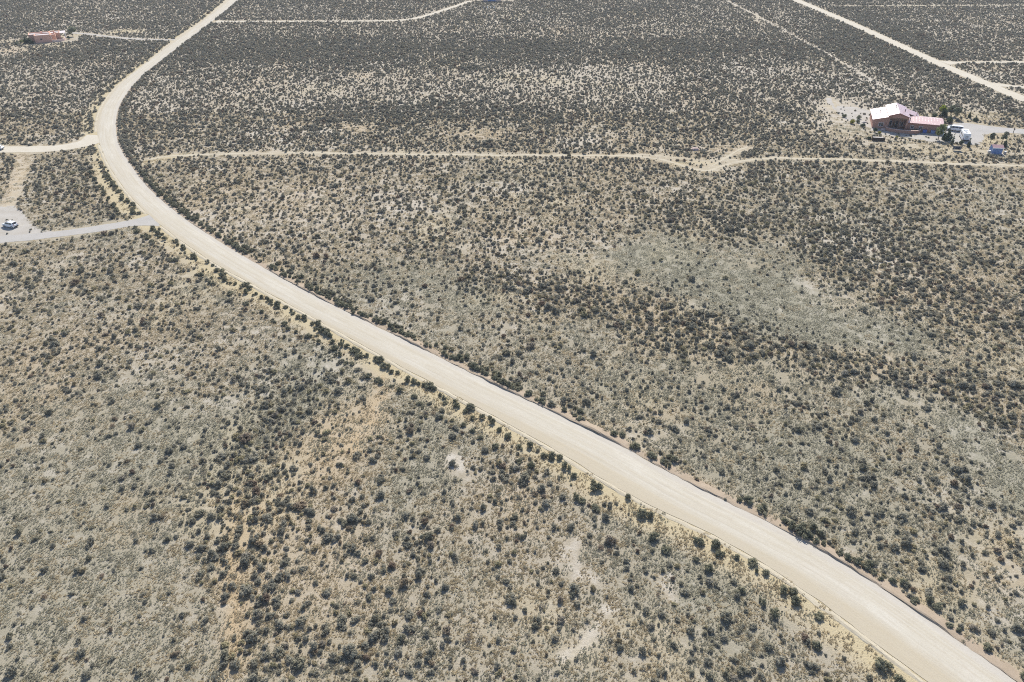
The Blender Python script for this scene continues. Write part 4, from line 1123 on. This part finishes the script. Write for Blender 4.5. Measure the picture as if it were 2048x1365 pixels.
plant('evergreen_tree', (56,87), 4.0, 4.2, 'juniper', 'broad dark evergreen at the left end of the pink adobe house', 'tree', n=480)
plant('evergreen_tree', (64,88), 2.4, 2.2, 'juniper', 'smaller dark evergreen against the left wall of the pink adobe house', 'tree', n=260)
plant('round_tree', (146,73), 4.2, 4.2, 'grey', 'rounded grey-green tree by the driveway right of the pink adobe house', 'tree', n=420)
plant('round_shrub', (138,79), 2.2, 2.4, 'dark_low', 'round dark shrub just outside the patio wall of the adobe house', 'shrub', n=280)
plant('low_shrub', (44,86), 1.4, 3.0, 'olive_low', 'low light green shrub left of the broad dark evergreen', 'shrub', n=240)
plant('low_shrub', (34,90), 1.6, 2.6, 'grey_low', 'grey shrub at the far left edge of the adobe house yard', 'shrub', n=240)

def far_house():
    p = G(975, 3.8); h = empty('far_house', (p[0], p[1], 0), R(2)); tag(h, 'tan house cut by the top picture edge with a blue garage door', 'house')
    m = MB(); m.box(-3, 10, 0, 9, 0, 3.3); m.build('wall', M['stucco_pale'], h)
    m = MB(); m.box(-3.3, 10.3, -.3, 9.3, 3.302, 3.6); m.build('roof', M['flat_roof'], h)
    m = MB(); m.box(.3, 6.0, -.06, -.003, .02, 2.6); m.build('garage_door', M['blue_siding'], h)
    m = MB(); m.box(-5, 16, -2.8, -.08, 0, .05); m.build('forecourt', M['pale_gravel'], h)
far_house()
for (x, y), l in zip(((968,19), (975,18.5), (982,17), (988.5,18.5)), ('leftmost of four white board posts in front of the far house', 'second from left of four white board posts in front of the far house', 'third from left of four white board posts in front of the far house', 'rightmost of four white board posts in front of the far house')):
    p = G(x, y); s = empty('board_post', (p[0], p[1], 0), R(8)); tag(s, l, 'post', 'white board posts before the far house')
    m = MB(); m.box(-.06, .06, .04, .12, 0, 1.6); m.build('post', M['trim_white'], s)
    m = MB(); m.box(-.28, .28, -.02, .035, .35, 1.65); m.build('board', M['trim_white'], s)

# ------------------------------------------------------------------ vehicles
def wheel(x, y, r, w, parent):
    o = MB(); s = 1 if y > 0 else -1
    o.cyl((x, y - s * w, r), (x, y, r), r, r, 16); t = o.build('wheel', M['tyre'], parent)
    m = MB(); m.cyl((x, y, r), (x, y + s * .015, r), r * .62, r * .55, 12); m.build('rim', M['rim'], t)
def glass(name, quad, parent, th=.012):
    q = [Vector(p) for p in quad]; n = (q[1] - q[0]).cross(q[3] - q[0]).normalized() * th
    m = MB(); m.hexa([p - n * .5 for p in q] + [p + n for p in q]); return m.build(name, M['dark_glass'], parent)
def car_body(parent, secs, mat):
    """secs: x, half width at sill, half width at shoulder, z sill, z shoulder"""
    m = MB(); rings = []
    for x, w0, w1, z0, z1 in secs:
        rings.append([(x, -w0, z0), (x, w0, z0), (x, w1, (z0 + z1) * .52), (x, w1 * .985, z1 * .93), (x, w1 * .86, z1), (x, -w1 * .86, z1), (x, -w1 * .985, z1 * .93), (x, -w1, (z0 + z1) * .52)])
    m.loft(rings); return m.build('body', mat, parent, smooth=False)
def crossover(pos, ang, label, group=None):
    c = empty('parked_car', (pos[0], pos[1], .03), ang); tag(c, label, 'car', group)
    car_body(c, [(-2.2,.62,.72,.42,.95),(-2.1,.78,.86,.30,1.02),(-1.5,.82,.90,.26,1.04),(-.2,.83,.91,.25,1.0),(.9,.83,.91,.25,.99),(1.5,.82,.89,.26,.94),(2.05,.76,.82,.30,.83),(2.25,.58,.66,.40,.72)], M['car_white'])
    m = MB(); m.loft([[(x, -w0, z0), (x, w0, z0), (x, w1, z1), (x, -w1, z1)] for x, w0, w1, z0, z1 in
        [(-2.05,.76,.74,.98,1.06),(-1.55,.80,.62,.98,1.50),(-.9,.81,.63,.98,1.58),(.1,.81,.63,.97,1.57),(.55,.80,.62,.96,1.46),(1.25,.76,.72,.95,.99)]])
    m.build('roof', M['car_white'], c)
    for s in (-1, 1):
        for x0, x1 in ((-1.55, -.72), (-.62, .3), (.36, .92)):
            def e(x, f):
                hz = 1.50 if x < -.5 else (1.50 if x < .4 else 1.5 - (x - .4) * .85)
                z = 1.04 + (hz - 1.04) * f; w = .815 - .19 * max(0, (z - .98)) / .6 + .012
                return (x, s * w, z)
            glass('side_window', [e(x0, 0), e(x1, 0), e(min(x1, x1 if x1 < .9 else .62), .9), e(x0 + (.25 if x0 < -1.5 else 0), .9)], c)
        m = MB(); m.box(.75, .95, s * .9 - .09 * (s < 0) , s * .9 + .09 + (-.09 if s < 0 else 0) + .06, 1.0, 1.13); m.build('mirror', M['car_white'], c)
        m = MB(); m.box(2.0, 2.16, s * .62 - .13, s * .62 + .13, .66, .78); m.build('headlight', M['lamp_clear'], c)
        m = MB(); m.box(-2.20, -2.05, s * .66 - .12, s * .66 + .12, .78, .98); m.build('tail_light', M['lamp_red'], c)
    glass('windshield', [(1.22, -.66, 1.03), (1.22, .66, 1.03), (.60, .58, 1.48), (.60, -.58, 1.48)], c, .03)
    glass('rear_window', [(-2.04, .62, 1.10), (-2.04, -.62, 1.10), (-1.62, -.54, 1.46), (-1.62, .54, 1.46)], c, .03)
    m = MB(); m.box(-2.27, -2.1, -.7, .7, .34, .56); m.build('bumper', M['grey_plastic'], c)
    m = MB(); m.box(2.1, 2.27, -.62, .62, .32, .48); m.build('bumper', M['grey_plastic'], c)
    for x in (-1.38, 1.38):
        for y in (-.86, .86): wheel(x, y + (.04 if y > 0 else -.04), .35, .22, c)
    return c
w0, w1 = G(24.6, 457.5), G(8.8, 454.8); hd = math.atan2(*(w1 - w0)[::-1])
mid = (w0 + w1) / 2 + .85 * np.array([math.cos(hd - math.pi / 2), math.sin(hd - math.pi / 2)])
crossover(mid, hd, 'white crossover car parked on the grey gravel driveway at the left edge', 'white crossover cars at the left edge')
crossover(G(-5, 299.5), R(178), 'white car on the pale side road, half cut by the left picture edge', 'white crossover cars at the left edge')
def van():
    a, b = G(1926, 265), G(1896, 261.5); ang = math.atan2(*(b - a)[::-1]); p = (a + b) / 2 + np.array([0, 1.0])
    c = empty('passenger_van', (p[0], p[1], .03), ang); tag(c, 'long white passenger van with dark side windows beside the garage', 'van')
    car_body(c, [(-2.85,.80,.88,.45,1.15),(-2.7,.92,.98,.36,1.2),(-1.0,.95,1.0,.34,1.2),(1.2,.95,1.0,.34,1.18),(1.9,.93,.97,.34,1.12),(2.7,.86,.90,.38,1.02),(2.9,.7,.78,.46,.9)], M['car_white'])
    m = MB(); m.loft([[(x, -w0, z0), (x, w0, z0), (x, w1, z1), (x, -w1, z1)] for x, w0, w1, z0, z1 in
        [(-2.75,.90,.80,1.15,1.25),(-2.55,.93,.76,1.15,1.9),(-1.0,.94,.78,1.15,1.98),(.7,.94,.78,1.14,1.96),(1.1,.92,.76,1.12,1.84),(1.95,.88,.84,1.10,1.14)]])
    m.build('roof', M['car_white'], c)
    for s in (-1, 1):
        for x0, x1 in ((-2.4, -1.2), (-1.05, .1), (.22, 1.12)):
            e = lambda x, f: (x, s * (.955 - .155 * f), 1.22 + .58 * f)
            glass('side_window', [e(x0, 0), e(x1 + (.3 if x1 > 1 else 0), 0), e(x1 - (.1 if x1 > 1 else 0), 1), e(x0, 1)], c, .02)
        m = MB(); m.box(2.72, 2.86, s * .66 - .14, s * .66 + .14, .74, .92); m.build('headlight', M['lamp_clear'], c)
        m = MB(); m.box(-2.88, -2.72, s * .76 - .09, s * .76 + .09, .8, 1.15); m.build('tail_light', M['lamp_red'], c)
    glass('windshield', [(1.90, -.78, 1.19), (1.90, .78, 1.19), (1.17, .70, 1.84), (1.17, -.70, 1.84)], c, .03)
    glass('rear_window', [(-2.73, .72, 1.3), (-2.73, -.72, 1.3), (-2.58, -.66, 1.82), (-2.58, .66, 1.82)], c, .03)
    for x in (-1.8, 1.85):
        for y in (-.95, .95): wheel(x, y + (.04 if y > 0 else -.04), .38, .24, c)
    m = MB(); m.box(-2.96, -2.8, -.86, .86, .4, .6); m.build('bumper', M['grey_plastic'], c)
    m = MB(); m.box(2.78, 2.96, -.76, .76, .38, .58); m.build('bumper', M['grey_plastic'], c)
van()
def motorhome():
    a, b = G(1930.5, 284), G(1925, 274.5); ang = math.atan2(*(b - a)[::-1]); u = np.array([math.cos(ang), math.sin(ang)])
    p = a + u * 3.1
    c = empty('motorhome', (p[0], p[1], .03), ang); tag(c, 'white boxy motorhome with louvred end standing in the gravel yard', 'motorhome')
    m = MB(); m.loft([[(x, -w, z0), (x, w, z0), (x, w, 2.7), (x, w * .9, 2.95), (x, -w * .9, 2.95), (x, -w, 2.7)] for x, w, z0 in ((-3.1, 1.16, .75), (-3.02, 1.2, .55), (2.0, 1.2, .55), (3.0, 1.18, .9))])
    m.build('body', M['car_white'], c)
    m = MB(); m.loft([[(x, -w, .5), (x, w, .5), (x, w, z), (x, -w, z)] for x, w, z in ((2.0, 1.02, 1.0), (3.05, 1.0, 1.0), (3.9, .9, .95), (4.1, .8, .8))]); m.build('cab', M['car_white'], c)
    for s in (-1, 1):
        for x0, x1 in ((-2.3, -1.2), (.2, 1.4)):
            m = MB(); y0, y1 = sorted((s * 1.203, s * 1.225)); m.box(x0, x1, y0, y1, 1.5, 2.2); m.build('side_window', M['dark_glass'], c)
        m = MB(); y0, y1 = sorted((s * 1.203, s * 1.215)); m.box(-2.9, 1.9, y0, y1, .95, 1.12); m.build('stripe', M['blue_bin'], c)
        m = MB(); m.box(-3.14, -3.09, s * .95 - .1, s * .95 + .1, .85, 1.15); m.build('tail_light', M['lamp_red'], c)
    m = MB(); m.box(-.75, -.05, 1.203, 1.225, .7, 2.4); m.build('door', M['trim_white'], c)
    for z in (1.25, 1.6, 1.95):
        m = MB(); m.box(-3.13, -3.105, -.45, .55, z, z + .14); m.build('louvre', M['grey_plastic'], c)
    m = MB(); m.box(-3.3, -3.1, -1.1, 1.1, .5, .72); m.build('bumper', M['grey_plastic'], c)
    for (x, y) in ((-1.2, .2), (1.4, -.3)):
        m = MB(); m.box(x - .3, x + .3, y - .3, y + .3, 2.952, 3.1); m.build('roof_hatch', M['grey_plastic'] if x < 0 else M['trim_white'], c, bevel=.03)
    m = MB(); m.box(.0, .8, .25, .95, 2.952, 3.2); m.build('roof_unit', M['trim_white'], c, bevel=.06)
    for x in (-1.9, 3.0):
        for y in (-1.0, 1.0): wheel(x, y + (.1 if y > 0 else -.1), .4, .26, c)
motorhome()
